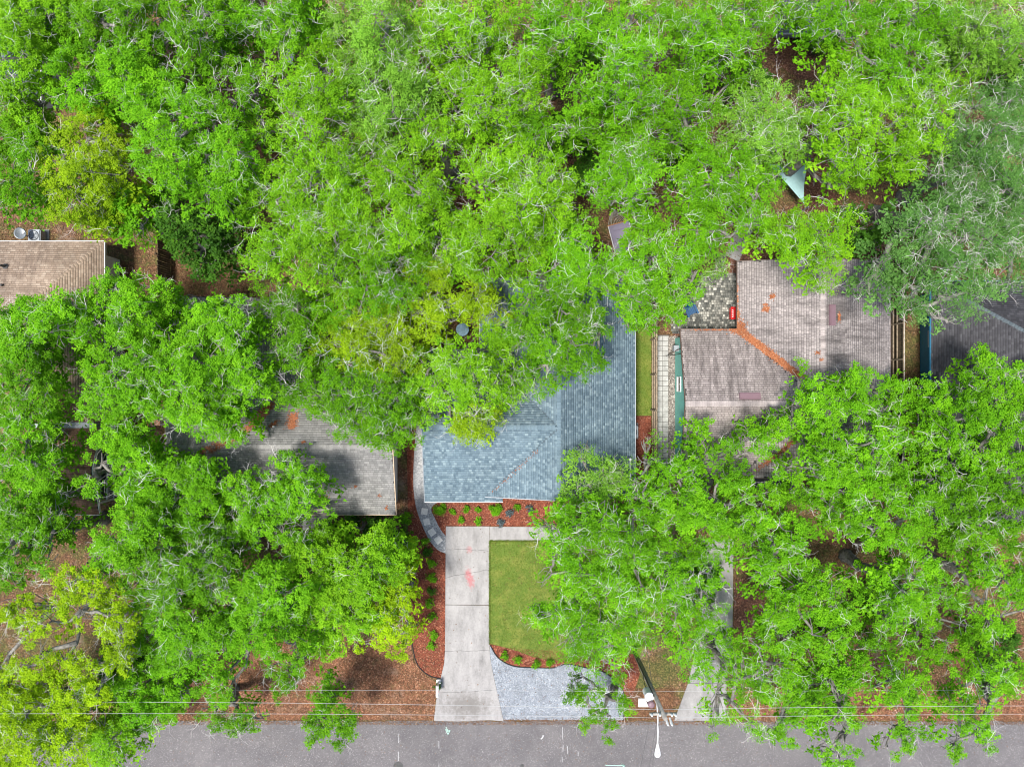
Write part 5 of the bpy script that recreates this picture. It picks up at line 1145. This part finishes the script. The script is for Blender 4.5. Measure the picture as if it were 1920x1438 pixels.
scatter('grass_blades', lawn_px, 60000, .075, .22, .022, M['grass_blade'], blade=True, parent=lawn)
scatter('grass_blades', [(1193, 600), (1221, 600), (1221, 779), (1193, 779)], 9000, .06, .22, .02, M['grass_blade'], blade=True, parent=side_grass)
scatter('mulch_chips', left_bed_px, 9000, .085, .34, .034, M['chip_red'], .25, bed_left)
scatter('mulch_chips', front_bed_px, 9000, .085, .34, .038, M['chip_red'], .25, bed_front)
scatter('mulch_chips', [(1180, 780), (1221, 780), (1221, 905), (1180, 905)], 3500, .085, .34, .034, M['chip_red'], .25, side_bed)
scatter('mulch_chips', [(925, 1212), (1190, 1228), (1195, 1262), (1060, 1244), (970, 1247)], 5000, .085, .34, .034, M['chip_red'], .25, bed_lower)
scatter('pebbles', gravel_px, 16000, .07, .75, .022, M['pebble'], .3, gravel)
for poly, n in (([(0, 380), (110, 400), (230, 460), (330, 430), (330, 540), (220, 510), (190, 450), (0, 450)], 7000), ([(320, 495), (480, 495), (480, 600), (320, 590)], 5000), ([(330, 1195), (830, 1205), (815, 1348), (330, 1348)], 22000), ([(1172, 1290), (1265, 1290), (1262, 1349), (1172, 1349)], 4500),
                ([(340, 60), (480, 60), (540, 320), (340, 260)], 9000), ([(1360, 1180), (1920, 1180), (1920, 1349), (1360, 1349)], 22000), ([(1440, 60), (1600, 60), (1600, 150), (1440, 150)], 4000), ([(1260, 280), (1720, 280), (1720, 490), (1260, 480)], 12000), ([(0, 960), (430, 960), (430, 1340), (0, 1340)], 16000), ([(1400, 950), (1920, 950), (1920, 1180), (1400, 1180)], 12000), ([(800, 240), (940, 240), (940, 420), (800, 420)], 4000), ([(470, 600), (760, 600), (760, 750), (470, 750)], 6000)):
    scatter('fallen_leaves', poly, n, .10, .5, .014, M['litter'], .3, label='dry brown oak leaves lying on the ground below the trees')

ragged = [(916.8, 1013), (919.2, 1013), (919.2, 1207), (916.8, 1207)], [(918, 1011.8), (1060, 1012.4), (1060, 1015.5), (918, 1015.5)]
for rp in ragged: scatter('grass_blades', rp, 2600, .07, .2, .05, M['grass_blade'], blade=True, parent=lawn)
scatter('fallen_leaves', [(836, 990), (918, 990), (944, 1349), (815, 1349)], 110, .085, .5, .055, M['litter'], .2, label='a few dry leaves lying on the driveway')
scatter('fallen_leaves', lawn_px, 500, .09, .5, .05, M['litter'], .3, label='a few dry leaves lying on the lawn')
scatter('fallen_leaves', gravel_px, 400, .09, .5, .03, M['litter'], .3, label='a few dry leaves lying on the gravel')
scatter('fallen_leaves', [(-20, 1346), (1940, 1346), (1940, 1358), (-20, 1358)], 9000, .085, .5, .016, M['litter'], .2, label='dry leaves and grit drifted along the road edge')
scatter('fallen_leaves', [(-20, 1358), (1940, 1358), (1940, 1440), (-20, 1440)], 900, .075, .5, .016, M['litter'], .2, label='stray dry leaves on the asphalt')

# rust-coloured leaf litter lying in the roof valleys
def roof_height(kind, x, y):
    if kind == 'R':
        zm = np.where(x < 19.64, 2.7 + (x - 14.64) * .30, 2.7 + (24.64 - x) * .30); zw = np.where(y > -1.28, 2.7 + (3.54 - y) * 1.5 / 4.82, 2.7 + (y + 6.1) * 1.5 / 4.82)
        zm = np.where(x < 14.64, -9, zm); return np.maximum(zm, np.where((y < 3.54) & (x < 19.64), zw, -9))
    if kind == 'L':
        zm = np.where(y > yR, 2.7 + (yN - y) * (zR - 2.7) / (yN - yR), 2.7 + (y - yS) * (zR - 2.7) / (yR - yS)); zw = zR - (x - xV) * wp
        return np.where(y > yR, np.maximum(zm, np.where(x < xI, zw, -9)), zm)
    zm = np.where(x < 2.95, 2.75 + (x + 2.1) * .33, 2.75 + (8.02 - x) * .33); zw = 2.75 + (y + 7.7) * (zr - 2.75) / 4.95
    return np.maximum(zm, np.where(x < 2.95, zw, -9))
def roof_litter(label, kind, centres, n, size=.075):
    X, Y = [], []
    for (px, py, rx, ry, ang, wgt) in centres:
        m = int(n * wgt); c = W(px, py, 3.4); a = R(ang); u = rng.normal(0, 1, m) * rx * .0345; v = rng.normal(0, 1, m) * ry * .0345
        X.append(c.x + u * math.cos(a) - v * math.sin(a)); Y.append(c.y + u * math.sin(a) + v * math.cos(a))
    x = np.concatenate(X); y = np.concatenate(Y); z = roof_height(kind, x, y); k = z > 2.6; x, y, z = x[k], y[k], z[k] + rng.uniform(.03, .075, k.sum()); m = len(x)
    az = rng.uniform(0, 6.28, m); ln = size * rng.uniform(.6, 1.5, m); dx, dy = np.cos(az) * ln * .5, np.sin(az) * ln * .5; q = .6
    vv = np.stack([np.stack([x - dx, y - dy, z + rng.normal(0, .01, m)], 1), np.stack([x - dy * q, y + dx * q, z], 1), np.stack([x + dx, y + dy, z + rng.normal(0, .01, m)], 1), np.stack([x + dy * q, y - dx * q, z], 1)], 1)
    o = link_mesh('roof_leaf_litter', np_mesh('roof_leaf_litter', vv.reshape(-1, 3), np.arange(m * 4).reshape(-1, 4), rng.beta(1.6, 1.6, m)), M['roof_litter']); tag(o, label, 'leaf litter', kind='stuff')
val = [(1389 + t * 100, 616 + t * 84, 6.5, 3.2 - t * .8, -40, .16) for t in np.linspace(0, 1, 11)]
roof_litter('rust-coloured fallen leaves filling the valley of the mauve-grey roof', 'R', val + [(1387, 612, 7, 5, 0, .35), (1386, 562, 1.8, 6, 0, .09), (1386, 541, 1.8, 5, 0, .08), (1387, 588, 2.3, 6, 0, .14), (1449, 556, 2.6, 2, 0, .05), (1438, 579, 3, 2.4, 0, .06), (1436, 571, 2, 1, 0, .02), (1524, 662, 2, 1.6, 0, .015), (1530, 675, 1.6, 1.4, 0, .012), (1567, 596, 1.4, 4, 0, .03), (1340, 617, 22, 0.9, 0, .04), (1445, 862, 16, 2.6, 40, .10), (1475, 835, 14, 2.4, 42, .08), (1390, 700, 2, 1, 0, .0)], 3600)
roof_litter('rust-coloured fallen leaves drifted across the warm grey roof', 'L', [(500, 765, 8, 3.5, 38, .35), (482, 790, 12, 3.5, 38, .4), (455, 812, 12, 3.5, 35, .35), (425, 830, 14, 3, 33, .25), (392, 842, 12, 2.4, 33, .15), (550, 785, 5, 7, -10, .28), (550, 798, 4, 3, 0, .12), (515, 795, 5, 2, 40, .08), (455, 885, 2, 2, 0, .02), (590, 890, 2.4, 3, 0, .05), (605, 935, 5, 6, 0, .10), (575, 827, 2, 1, 0, .02), (665, 912, 2, 1.5, 30, .015), (710, 930, 2, 1.5, 0, .01), (722, 955, 2.5, 1.5, 60, .015)], 1500)
roof_litter('sparse brown leaves along the valley of the blue-grey roof', 'M', [(928 + t * 74, 919 - t * 70, 6, 1.6, 45, .2) for t in np.linspace(0, 1, 7)], 75, .06)

# ------------------------------------------------------------------ fences
def fence(label, x, y0, y1, h, mat, rails, face, picket_w=.14, axis='y', rail_mat=None, name='wooden_fence'):
    """fence along y (or x) at fixed x (or y); face = side (+1/-1) on which the pickets are nailed"""
    f = empty(name, (x, y0, 0) if axis == 'y' else (y0, x, 0), 0 if axis == 'y' else -math.pi / 2); tag(f, label, 'fence')
    L = y1 - y0; n = int(L / (picket_w + .012)); pk = None
    for i in range(n):
        y = (i + .5) * (picket_w + .012)
        if pk is None:
            mb = MB(); w2 = picket_w / 2
            mb.box((-.01, -w2, .04), (.01, w2, h - .04)); mb.box((-.01, -w2 + .03, h - .04), (.01, w2 - .03, h)); pk = mb.build('picket', mat, f); o = pk
        else:
            o = pk.copy(); COL.objects.link(o)
        o.location = (face * .055, y, random.uniform(-.015, .015)); o.rotation_euler = (0, random.uniform(-.012, .012), 0)
    for z in rails: MB().box((-.035, 0, z - .045), (.035, L, z + .045)).build('rail', rail_mat or mat, f)
    k = int(L / 2.4) + 1
    for i in range(k + 1):
        y = min(L, i * 2.4); MB().box((-.10 if face > 0 else .035, y - .05, 0), (-.035 if face > 0 else .10, y + .05, h + .05)).build('post', rail_mat or mat, f)
    return f
fence('weathered wooden fence with rails between the blue-grey roof and the teal house', 9.6, -6.6, 9.2, 1.8, M['wood_fence'], (.35, .95, 1.6), 1)
fence('dark wooden picket fence right of the tan roof, upper left', -23.55, 6.2, 10.9, 1.85, M['wood_dark'], (.4, 1.5), 1)
fence('brown fence with pale top rails between the mauve and charcoal roofs', 25.95, -8.0, 8.5, 1.85, M['wood_dark'], (.5, 1.0, 1.82), 1, rail_mat=M['wood_fence'])
fence('short dark board fence amid the oaks at the upper left', 16.1, -16.9, -15.0, 1.6, M['wood_dark'], (.4, 1.3), -1, axis='y') if False else None
fb = fence('short dark board fence between the oaks at the upper left', 16.0, -17.0, -14.6, 1.6, M['wood_dark'], (.4, 1.3), 1, axis='x')
fc = fence('low dark picket fence in the shade at the lower right', -16.7, 17.2, 24.0, 1.1, M['wood_dark'], (.3, .9), 1, axis='x')
MB().box((.0, 0, 1.82), (.06, 16.5, 1.86)).build('cap_rail', M['off_white'], None).name = 'cap_rail'
cr = bpy.data.objects['cap_rail']; cr.parent = bpy.data.objects['wooden_fence.002']
MB().tube([(-.62, 0, 1.2), (-.62, 16.4, 1.2)], .025, 6).build('guide_pipe', M['galv'], bpy.data.objects['wooden_fence.002'])
for y in (0.2, 4.2, 8.2, 12.2, 16.2): MB().tube([(-.62, y, 0), (-.62, y, 1.2)], .025, 6).build('guide_post', M['galv'], bpy.data.objects['wooden_fence.002'])

# ------------------------------------------------------------------ utility pole, lines, street light
PX, PY = 8.33, -18.2
p = empty('utility_pole', (PX, PY, 0)); tag(p, 'wooden utility pole with transformer and street lamp at the lot corner', 'pole')
MB().tube([(0, 0, 0), (0, 0, 5), (0, 0, 10.5)], [.17, .15, .12], 12).build('shaft', M['wood_pole'], p, smooth=True)
MB().lathe((-.36, .02, 6.9), [(.20, 0), (.24, .05), (.24, .85), (.27, .87), (.27, .93), (.12, 1.02), (.03, 1.04)], 18).build('transformer', M['steel_white'], p)
MB().lathe((-.28, -.34, 7.4), [(.16, 0), (.20, .05), (.20, .62), (.14, .68), (.05, .7)], 16).build('capacitor', M['mauve_metal'], p)
MB().box((-.3, -.05, 7.1), (.0, .05, 7.2)).build('bracket', M['galv'], p)
MB().box((-.75, -.06, 9.85), (.75, .06, 9.97)).build('crossarm', M['wood_pole'], p)
for dx in (-.65, -.2, .45, .65): MB().lathe((dx, 0, 9.97), [(.03, 0), (.07, .03), (.05, .08), (.07, .12), (.04, .2)], 10).build('insulator', M['steel_white'], p)
for dx in (.12, .34): MB().tube([(dx, -.16, 10.05), (dx + .02, -.3, 10.35), (dx + .03, -.34, 10.55)], [.05, .075, .04], 8).build('fuse_cutout', M['steel_white'], p)
MB().tube([(0, -.1, 8.0), (0, -.6, 8.45), (-.02, -1.6, 8.58), (-.04, -2.35, 8.6)], .042, 8).build('lamp_arm', M['steel_white'], p, smooth=True)
mb = MB(); bm = mb.bm
prof = [(0, .05), (.12, .07), (.3, .12), (.5, .17), (.66, .18), (.76, .13), (.80, .05)]
prev = None
for yv, rr in prof:
    ring = [bm.verts.new((-.04 + rr * math.cos(t), -2.28 - yv, 8.60 + rr * .55 * math.sin(t))) for t in np.linspace(0, 2 * math.pi, 14, endpoint=False)]
    if prev:
        for k in range(14): bm.faces.new((prev[k], prev[(k + 1) % 14], ring[(k + 1) % 14], ring[k]))
    else: bm.faces.new(ring)
    prev = ring
bm.faces.new(prev[::-1]); lh = mb.build('lamp_head', M['steel_white'], p, smooth=True)
MB().lathe((-.04, -2.80, 8.69), [(.035, 0), (.04, .03), (.03, .06)], 10).build('photocell', M['galv'], lh)
MB().tube([(-.3, .1, 7.9), (-.45, .3, 6.8), (-.25, .25, 5.2), (-.12, .14, 3.8)], .02, 5).build('cable', M['wire_dark'], p)
MB().tube([(-.13, .13, 8), (-.16, .15, 4), (-.2, .17, 0)], .035, 5).build('cable', M['wire_dark'], p)
def line(label, a, b, sag, r, mat):
    a, b = Vector(a), Vector(b); n = 24
    pts = [a.lerp(b, i / n) - Vector((0, 0, sag * 4 * (i / n) * (1 - i / n))) for i in range(n + 1)]
    o = MB().tube(pts, r, 4, cap=False).build('power_line', mat); tag(o, label, 'power line', 'overhead lines along the street'); return o
for s, nm in ((-1, 'left'), (1, 'right')):
    line(f'pale overhead line nearest the road, {nm} of the utility pole', (PX, PY, 10.4), (PX + s * 48, PY + .15, 10.4), .35, .009, M['wire'])
    line(f'pale overhead line in the middle of three, {nm} of the utility pole', (PX, PY, 9.4), (PX + s * 48, PY, 8.6 if s < 0 else 9.4), .5, .010, M['wire'])
    line(f'pale overhead line nearest the houses, {nm} of the utility pole', (PX, PY, 7.0), (PX + s * 48, PY - .1, 7.0), .25, .007, M['wire'])
for k, (dx, ex) in enumerate(((-.65, -3.4), (-.2, -2.3), (.0, -1.9))):
    line(('leftmost', 'middle', 'rightmost')[k] + ' thin dark wire crossing the road from the utility pole', (PX + dx, PY, 9.9 - .3 * k), (PX + ex, PY - 18, 8.6 - .3 * k), .5, .008, M['wire_dark'])
line('dark service wire from the utility pole to the front of the house', (PX, PY, 7.2), (7.2, -6.6, 3.9), .4, .014, M['wire_dark'])
# pale utility pad on the ground near the pole
c = W(1208, 1316); o = MB().box((c.x - .42, c.y - .29, 0), (c.x + .42, c.y + .29, .10)).build('utility_pad', M['stone'], bevel=.015); tag(o, 'pale flat utility pad on litter below the pole', 'pad')
# electric weatherhead on the main roof
c = W(1181, 862, 3.1); t = empty('roof_mast', (c.x, c.y, 2.95)); tag(t, 'thin white service mast with black cable on the blue-grey roof', 'mast')
MB().tube([(.05, -1.15, .12), (.02, -.5, .16), (0, 0, .3)], .03, 8).build('pipe', M['steel_white'], t)
MB().lathe((0, .05, .28), [(.05, 0), (.09, .03), (.08, .12), (.03, .16)], 10).build('weatherhead', M['steel_white'], t)
MB().tube([(0, .05, .35), (-.2, .2, .3), (-.3, .12, .28), (-.2, .05, .3), (0, .1, .36), (.12, -.1, .25), (.14, -.5, .12)], .018, 5).build('cable', M['black'], t)
# flue on the main roof
c = W(1042, 667, 4.6); o = MB().lathe((c.x, c.y, 4.1), [(.16, 0), (.11, .05), (.10, .5), (.17, .52), (.17, .62), (.05, .68)], 14).build('roof_flue', M['steel_white'], MHroof)
for x, y in ((868, 772), (1148, 880)):
    c = W(x, y, 3.7); z = float(roof_height('M', np.array([c.x]), np.array([c.y]))[0]); MB().lathe((c.x, c.y, z - .05), [(.15, 0), (.08, .06), (.06, .35), (.045, .35)], 12).build('vent_pipe', M['iron'], MHroof)

# ------------------------------------------------------------------ small things in the yards
def ac_unit(label, x, y, rz=0):
    t = empty('air_conditioner', (x, y, 0), rz); tag(t, label, 'air conditioner')
    MB().box((-.55, -.55, 0), (.55, .55, .06)).build('pad', M['concrete_grey'], t)
    MB().box((-.42, -.42, .06), (.42, .42, .82)).build('casing', M['galv'], t, bevel=.05)
    MB().lathe((0, 0, .80), [(.34, 0), (.34, .035), (.30, .035), (.30, .015)], 24).build('fan_ring', M['black'], t)
    mb = MB()
    for k in range(5):
        a = k * 2 * math.pi / 5; d = Vector((math.cos(a), math.sin(a), 0)); s = Vector((-d.y, d.x, 0))
        mb.poly([d * .05 + s * .03 + Vector((0, 0, .845)), d * .28 + s * .10 + Vector((0, 0, .855)), d * .28 - s * .06 + Vector((0, 0, .838)), d * .05 - s * .03 + Vector((0, 0, .838))], h=.008)
    mb.build('fan_blades', M['galv'], t)
    mb = MB()
    for rr in (.1, .2, .3): mb.tube([(rr * math.cos(a), rr * math.sin(a), .875) for a in np.linspace(0, 6.2832, 25)], .006, 4)
    mb.build('guard', M['black'], t)
ac_unit('grey air conditioner beside the right eave of the blue-grey roof', 8.12, W(0, 808)[1], 0)
c = W(78, 449); ac_unit('grey air conditioner behind the tan hip roof', c.x, c.y + .1)
c = W(36, 438, 1.6); t = empty('satellite_dish', (c.x, c.y, 0)); tag(t, 'grey satellite dish behind the tan hip roof', 'satellite dish')
MB().tube([(0, 0, 0), (0, 0, 1.45)], .03, 8).build('mast', M['galv'], t)
mb = MB(); mb.lathe((0, 0, 0), [(.02, 0.0), (.15, .015), (.30, .06), (.36, .10), (.37, .105), (.30, .075), (.15, .03), (.02, .015)], 24)
d = mb.build('dish', M['galv'], t, smooth=True); d.location = (0, 0, 1.5); d.rotation_euler = (R(-8), R(28), 0); d.scale = (.95, 1.1, 1)
MB().tube([(.05, -.05, 1.5), (.38, .0, 1.75)], .015, 6).build('arm', M['galv'], t); MB().box((.34, -.05, 1.72), (.44, .05, 1.82)).build('receiver', M['steel_white'], t)
def letters(parent, body, size, mat, loc, rot):
    cu = bpy.data.curves.new('lettering', 'FONT'); cu.body = body; cu.size = size; cu.extrude = .002; cu.align_x = 'CENTER'; cu.align_y = 'CENTER'
    o = bpy.data.objects.new('lettering', cu); COL.objects.link(o); cu.materials.append(mat); o.parent = parent; o.location = loc; o.rotation_euler = rot; return o

# hammock with spreader bars
tip = W(1146.7, 389.5, 1.3); A = W(1140, 424, .85); B = W(1180, 413, .85); ax = Vector((A.x - B.x, A.y - B.y, 0)).normalized(); lg = Vector((ax.y, -ax.x, 0))
if lg.y > 0: lg = -lg
t = empty('hammock', ((A.x + B.x) / 2, (A.y + B.y) / 2, 0)); tag(t, 'grey striped hammock with wooden spreader bar under the bright oak', 'hammock'); o0 = Vector(t.location)
wv = (A - B).length; Lh = 1.95
vs, fs = [], []; nu, nv = 15, 12
for i in range(nv):
    for j in range(nu):
        u = j / (nu - 1) - .5; v = i / (nv - 1)
        q = (A + B) / 2 - o0 + ax * (u * wv * (1 - .06 * math.sin(v * math.pi))) + lg * v * Lh; q.z = .85 - .28 * math.sin(v * math.pi) - .05 * math.cos(u * math.pi) + .012 * (j % 2)
        vs.append(tuple(q))
for i in range(nv - 1):
    for j in range(nu - 1): fs.append((i * nu + j, i * nu + j + 1, (i + 1) * nu + j + 1, (i + 1) * nu + j))
link_mesh('canvas', np_mesh('canvas', vs, fs), M['hammock'], t)
for v in (0, 1):
    m = (A + B) / 2 - o0 + lg * v * Lh; m.z = .86
    MB().tube([m - ax * (wv / 2 + .08), m + ax * (wv / 2 + .08)], .028, 8).build('spreader_bar', M['wood_warm'], t)
    e = (tip - o0) if v == 0 else m + lg * 1.0 + Vector((0, 0, .45))
    mb = MB()
    for j in range(13): mb.tube([m + ax * (wv * (j / 12 - .5)), e], .008, 3)
    mb.build('cords', M['steel_white'], t)
    MB().tube([(e.x, e.y, 0), (e.x, e.y, 1.6)], .05, 8).build('post', M['wood_dark'], t)
mb = MB()
for s in (-.5, .5): mb.tube([Vector(vs[i * nu + (0 if s < 0 else nu - 1)]) + Vector((0, 0, .01)) for i in range(nv)], .02, 6)
mb.build('edge_rope', M['steel_white'], t)
q = (A + B) / 2 - o0 + lg * .28; pw = MB(); pw.box((q.x - .5, q.y - .14, .70), (q.x + .5, q.y + .14, .80), math.atan2(ax.y, ax.x)); pw.build('pillow', M['hammock'], t, bevel=.04)

# teal shade sail on three posts
cs = [W(1440, 307, 2.6), W(1516, 305, 2.7), W(1508, 383, 2.4)]
ctr = (cs[0] + cs[1] + cs[2]) / 3; t = empty('shade_sail', (ctr.x, ctr.y, 0)); tag(t, 'teal triangular shade sail among the oaks', 'shade sail'); o0 = Vector(t.location)
vs, fs = [], []; N = 14; idx = {}
for i in range(N + 1):
    for j in range(N + 1 - i):
        a, b = i / N, j / N; c_ = 1 - a - b; q = cs[0] * a + cs[1] * b + cs[2] * c_
        q = q + (ctr - q) * (1.15 * (a * b + b * c_ + c_ * a)) * (1 if min(a, b, c_) < .999 else 0) * .42 * (1 - 3 * min(a, b, c_)); q.z -= .35 * (a * b + b * c_ + c_ * a)
        idx[i, j] = len(vs); vs.append(tuple(q - o0))
for i in range(N):
    for j in range(N - i):
        fs.append((idx[i, j], idx[i + 1, j], idx[i, j + 1]))
        if j < N - i - 1: fs.append((idx[i + 1, j], idx[i + 1, j + 1], idx[i, j + 1]))
link_mesh('cloth', np_mesh('cloth', vs, fs, smooth=True), M['sail'], t)
for q in cs:
    e = q + (q - ctr).normalized() * .3 - o0; MB().tube([(e.x, e.y, 0), (e.x, e.y, 2.8)], .045, 8).build('post', M['galv'], t)
    MB().tube([q - o0, e], .01, 4).build('shackle', M['galv'], t)

# blue garden chair on the patio
c = W(1293, 584); t = empty('garden_chair', (c.x, c.y, 0), R(205)); tag(t, 'blue wooden garden chair on the cobbled patio', 'chair')
for k in range(5): MB().box((-.27 + k * .11, -.28, .33 + k * .0), (-.175 + k * .11, .25, .355)).build('seat_slat', M['blue_plastic'], t)
for k in range(5):
    o = MB().box((-.0475, -.012, 0), (.0475, .012, .72 - abs(k - 2) * .05)).build('back_slat', M['blue_plastic'], t); o.location = (-.22 + k * .11, -.26, .33); o.rotation_euler = (R(28), 0, (k - 2) * -.04)
for s in (-1, 1):
    MB().box((s * .34 - .06, -.38, .55), (s * .34 + .06, .36, .58)).build('armrest', M['blue_plastic'], t)
    MB().box((s * .30 - .02, .22, 0), (s * .30 + .02, .31, .55)).build('leg', M['blue_plastic'], t)
    MB().box((s * .30 - .02, -.42, 0), (s * .30 + .02, -.34, .55)).build('leg', M['blue_plastic'], t)
    MB().box((s * .30 - .015, -.4, .27), (s * .30 + .015, .3, .33)).build('side_rail', M['blue_plastic'], t)
# red cooler cart beside the house wall
c = W(1375, 587, .9); t = empty('cooler_cart', (15.06, c.y, 0)); tag(t, 'red cooler cart with white lettering under the mauve eave', 'cooler')
MB().box((-.24, -.40, .38), (.24, .40, .80)).build('body', M['red'], t, bevel=.03)
MB().box((-.26, -.42, .805), (.26, -.004, .87)).build('lid', M['red'], t, bevel=.02); MB().box((-.26, .004, .805), (.26, .42, .87)).build('lid', M['red'], t, bevel=.02)
for sx in (-1, 1):
    for sy in (-1, 1): MB().tube([(sx * .2, sy * .36, .38), (sx * .24, sy * .4, .0)], .02, 6).build('leg', M['black'], t)
for sy in (-1, 1): MB().tube([(-.2, sy * .42, .74), (-.28, sy * .56, .80), (-.36, sy * .58, .80)], .022, 6).build('handle', M['black'], t)
mb = MB()
for y, w_ in ((.20, .10), (.10, .06), (-.02, .12), (-.14, .07), (-.24, .09)):
    mb.box((-.20, y - .03, .874), (-.20 + w_, y + .012, .878)); mb.box((-.12, y - .035, .874), (-.10, y + .05, .878))
mb.build('lettering', M['steel_white'], t)
# blue round garden table under the oak left of the wing
c = W(867, 618, .75); t = empty('garden_table', (c.x, c.y, 0)); tag(t, 'pale blue round garden table glimpsed through the leaves', 'table')
MB().lathe((0, 0, .70), [(.40, 0), (.44, .01), (.44, .04), (.42, .05), (.03, .05)], 24).build('table_top', M['sky_blue'], t)
for k in range(4):
    a = k * math.pi / 2 + .4; MB().tube([(math.cos(a) * .25, math.sin(a) * .25, .7), (math.cos(a) * .36, math.sin(a) * .36, 0)], .02, 6).build('leg', M['galv'], t)
# white slatted bench at the top left
c = W(548, 108); t = empty('garden_bench', (c.x, c.y, 0), R(80)); tag(t, 'white slatted garden bench in a gap of the lime oak', 'bench')
for k in range(5): MB().box((-.65, -.25 + k * .11, .42), (.65, -.165 + k * .11, .445)).build('seat_slat', M['white'], t)
for k in range(4): MB().box((-.65, .33, .55 + k * .11), (.65, .355, .64 + k * .11)).build('back_slat', M['white'], t)
for sx in (-.55, .55):
    for sy in (-.22, .3): MB().box((sx - .03, sy - .03, 0), (sx + .03, sy + .03, .42 if sy < 0 else .95)).build('leg', M['white'], t)
# blue bin and wooden bench on the left
def wheelie(label, x, y, rz):
    t = empty('waste_bin', (*W(x, y)[:2], 0), rz); tag(t, label, 'bin')
    mb = MB(); mb.tube([(0, 0, .05), (0, 0, .95)], [.30, .37], 4); mb.build('body', M['blue_bin'], t, bevel=.02)
    MB().box((-.29, -.32, .95), (.29, .30, 1.0)).build('lid', M['blue_bin'], t, bevel=.02)
    MB().tube([(-.22, -.36, .93), (.22, -.36, .93)], .02, 6).build('handle', M['black'], t)
    for sx in (-.22, .22): MB().tube([(sx - .03, -.24, .1), (sx + .03, -.24, .1)], .10, 12).build('wheel', M['black'], t)
wheelie('blue waste bin in a gap of the dead-twig oak', 385, 1024, .3)
c = W(292, 792); t = empty('garden_bench', (c.x, c.y, 0)); tag(t, 'small brown garden bench in the shade left of the warm grey roof', 'bench')
for k in range(3): MB().box((-.5, -.18 + k * .13, .42), (.5, -.07 + k * .13, .45)).build('seat_slat', M['wood_warm'], t)
for s in (-.26, .26): MB().box((s - .2, .22, .6), (s + .2, .25, .9)).build('back_panel', M['wood_warm'], t)
for sx in (-.42, .42):
    for sy in (-.15, .22): MB().box((sx - .03, sy - .03, 0), (sx + .03, sy + .03, .42 if sy < 0 else .9)).build('leg', M['iron'], t)
# white mailbox at the mouth of the driveway
c = W(823, 1276); t = empty('mailbox', (c.x, c.y, 0)); tag(t, 'white mailbox on a white post left of the driveway mouth', 'mailbox')
MB().box((-.06, -.06, 0), (.06, .06, 1.05)).build('post', M['white'], t, bevel=.01)
MB().box((-.16, -.14, 0), (.16, .16, .22)).build('base', M['white'], t, bevel=.03)
MB().box((-.045, -.42, .92), (.045, .06, 1.0)).build('arm', M['white'], t)
mb = MB(); prof = [(-.10, 0), (.10, 0), (.10, .12), (.07, .19), (0, .22), (-.07, .19), (-.10, .12)]
f0 = [mb.bm.verts.new((x, -.62, 1.0 + z)) for x, z in prof]; f1 = [mb.bm.verts.new((x, .12, 1.0 + z)) for x, z in prof]
mb.bm.faces.new(f0); mb.bm.faces.new(f1[::-1])
for k in range(7): mb.bm.faces.new((f0[k], f1[k], f1[(k + 1) % 7], f0[(k + 1) % 7]))
mb.build('box', M['white'], t)
MB().box((-.085, -.635, 1.02), (.085, -.622, 1.17)).build('door', M['white'], t)
MB().box((.102, -.25, 1.1), (.112, -.22, 1.3)).build('flag', M['red'], t)
shrub('small plant growing around the foot of the white mailbox', 821, 1283, .28, .3, 'shrub', 'dark')
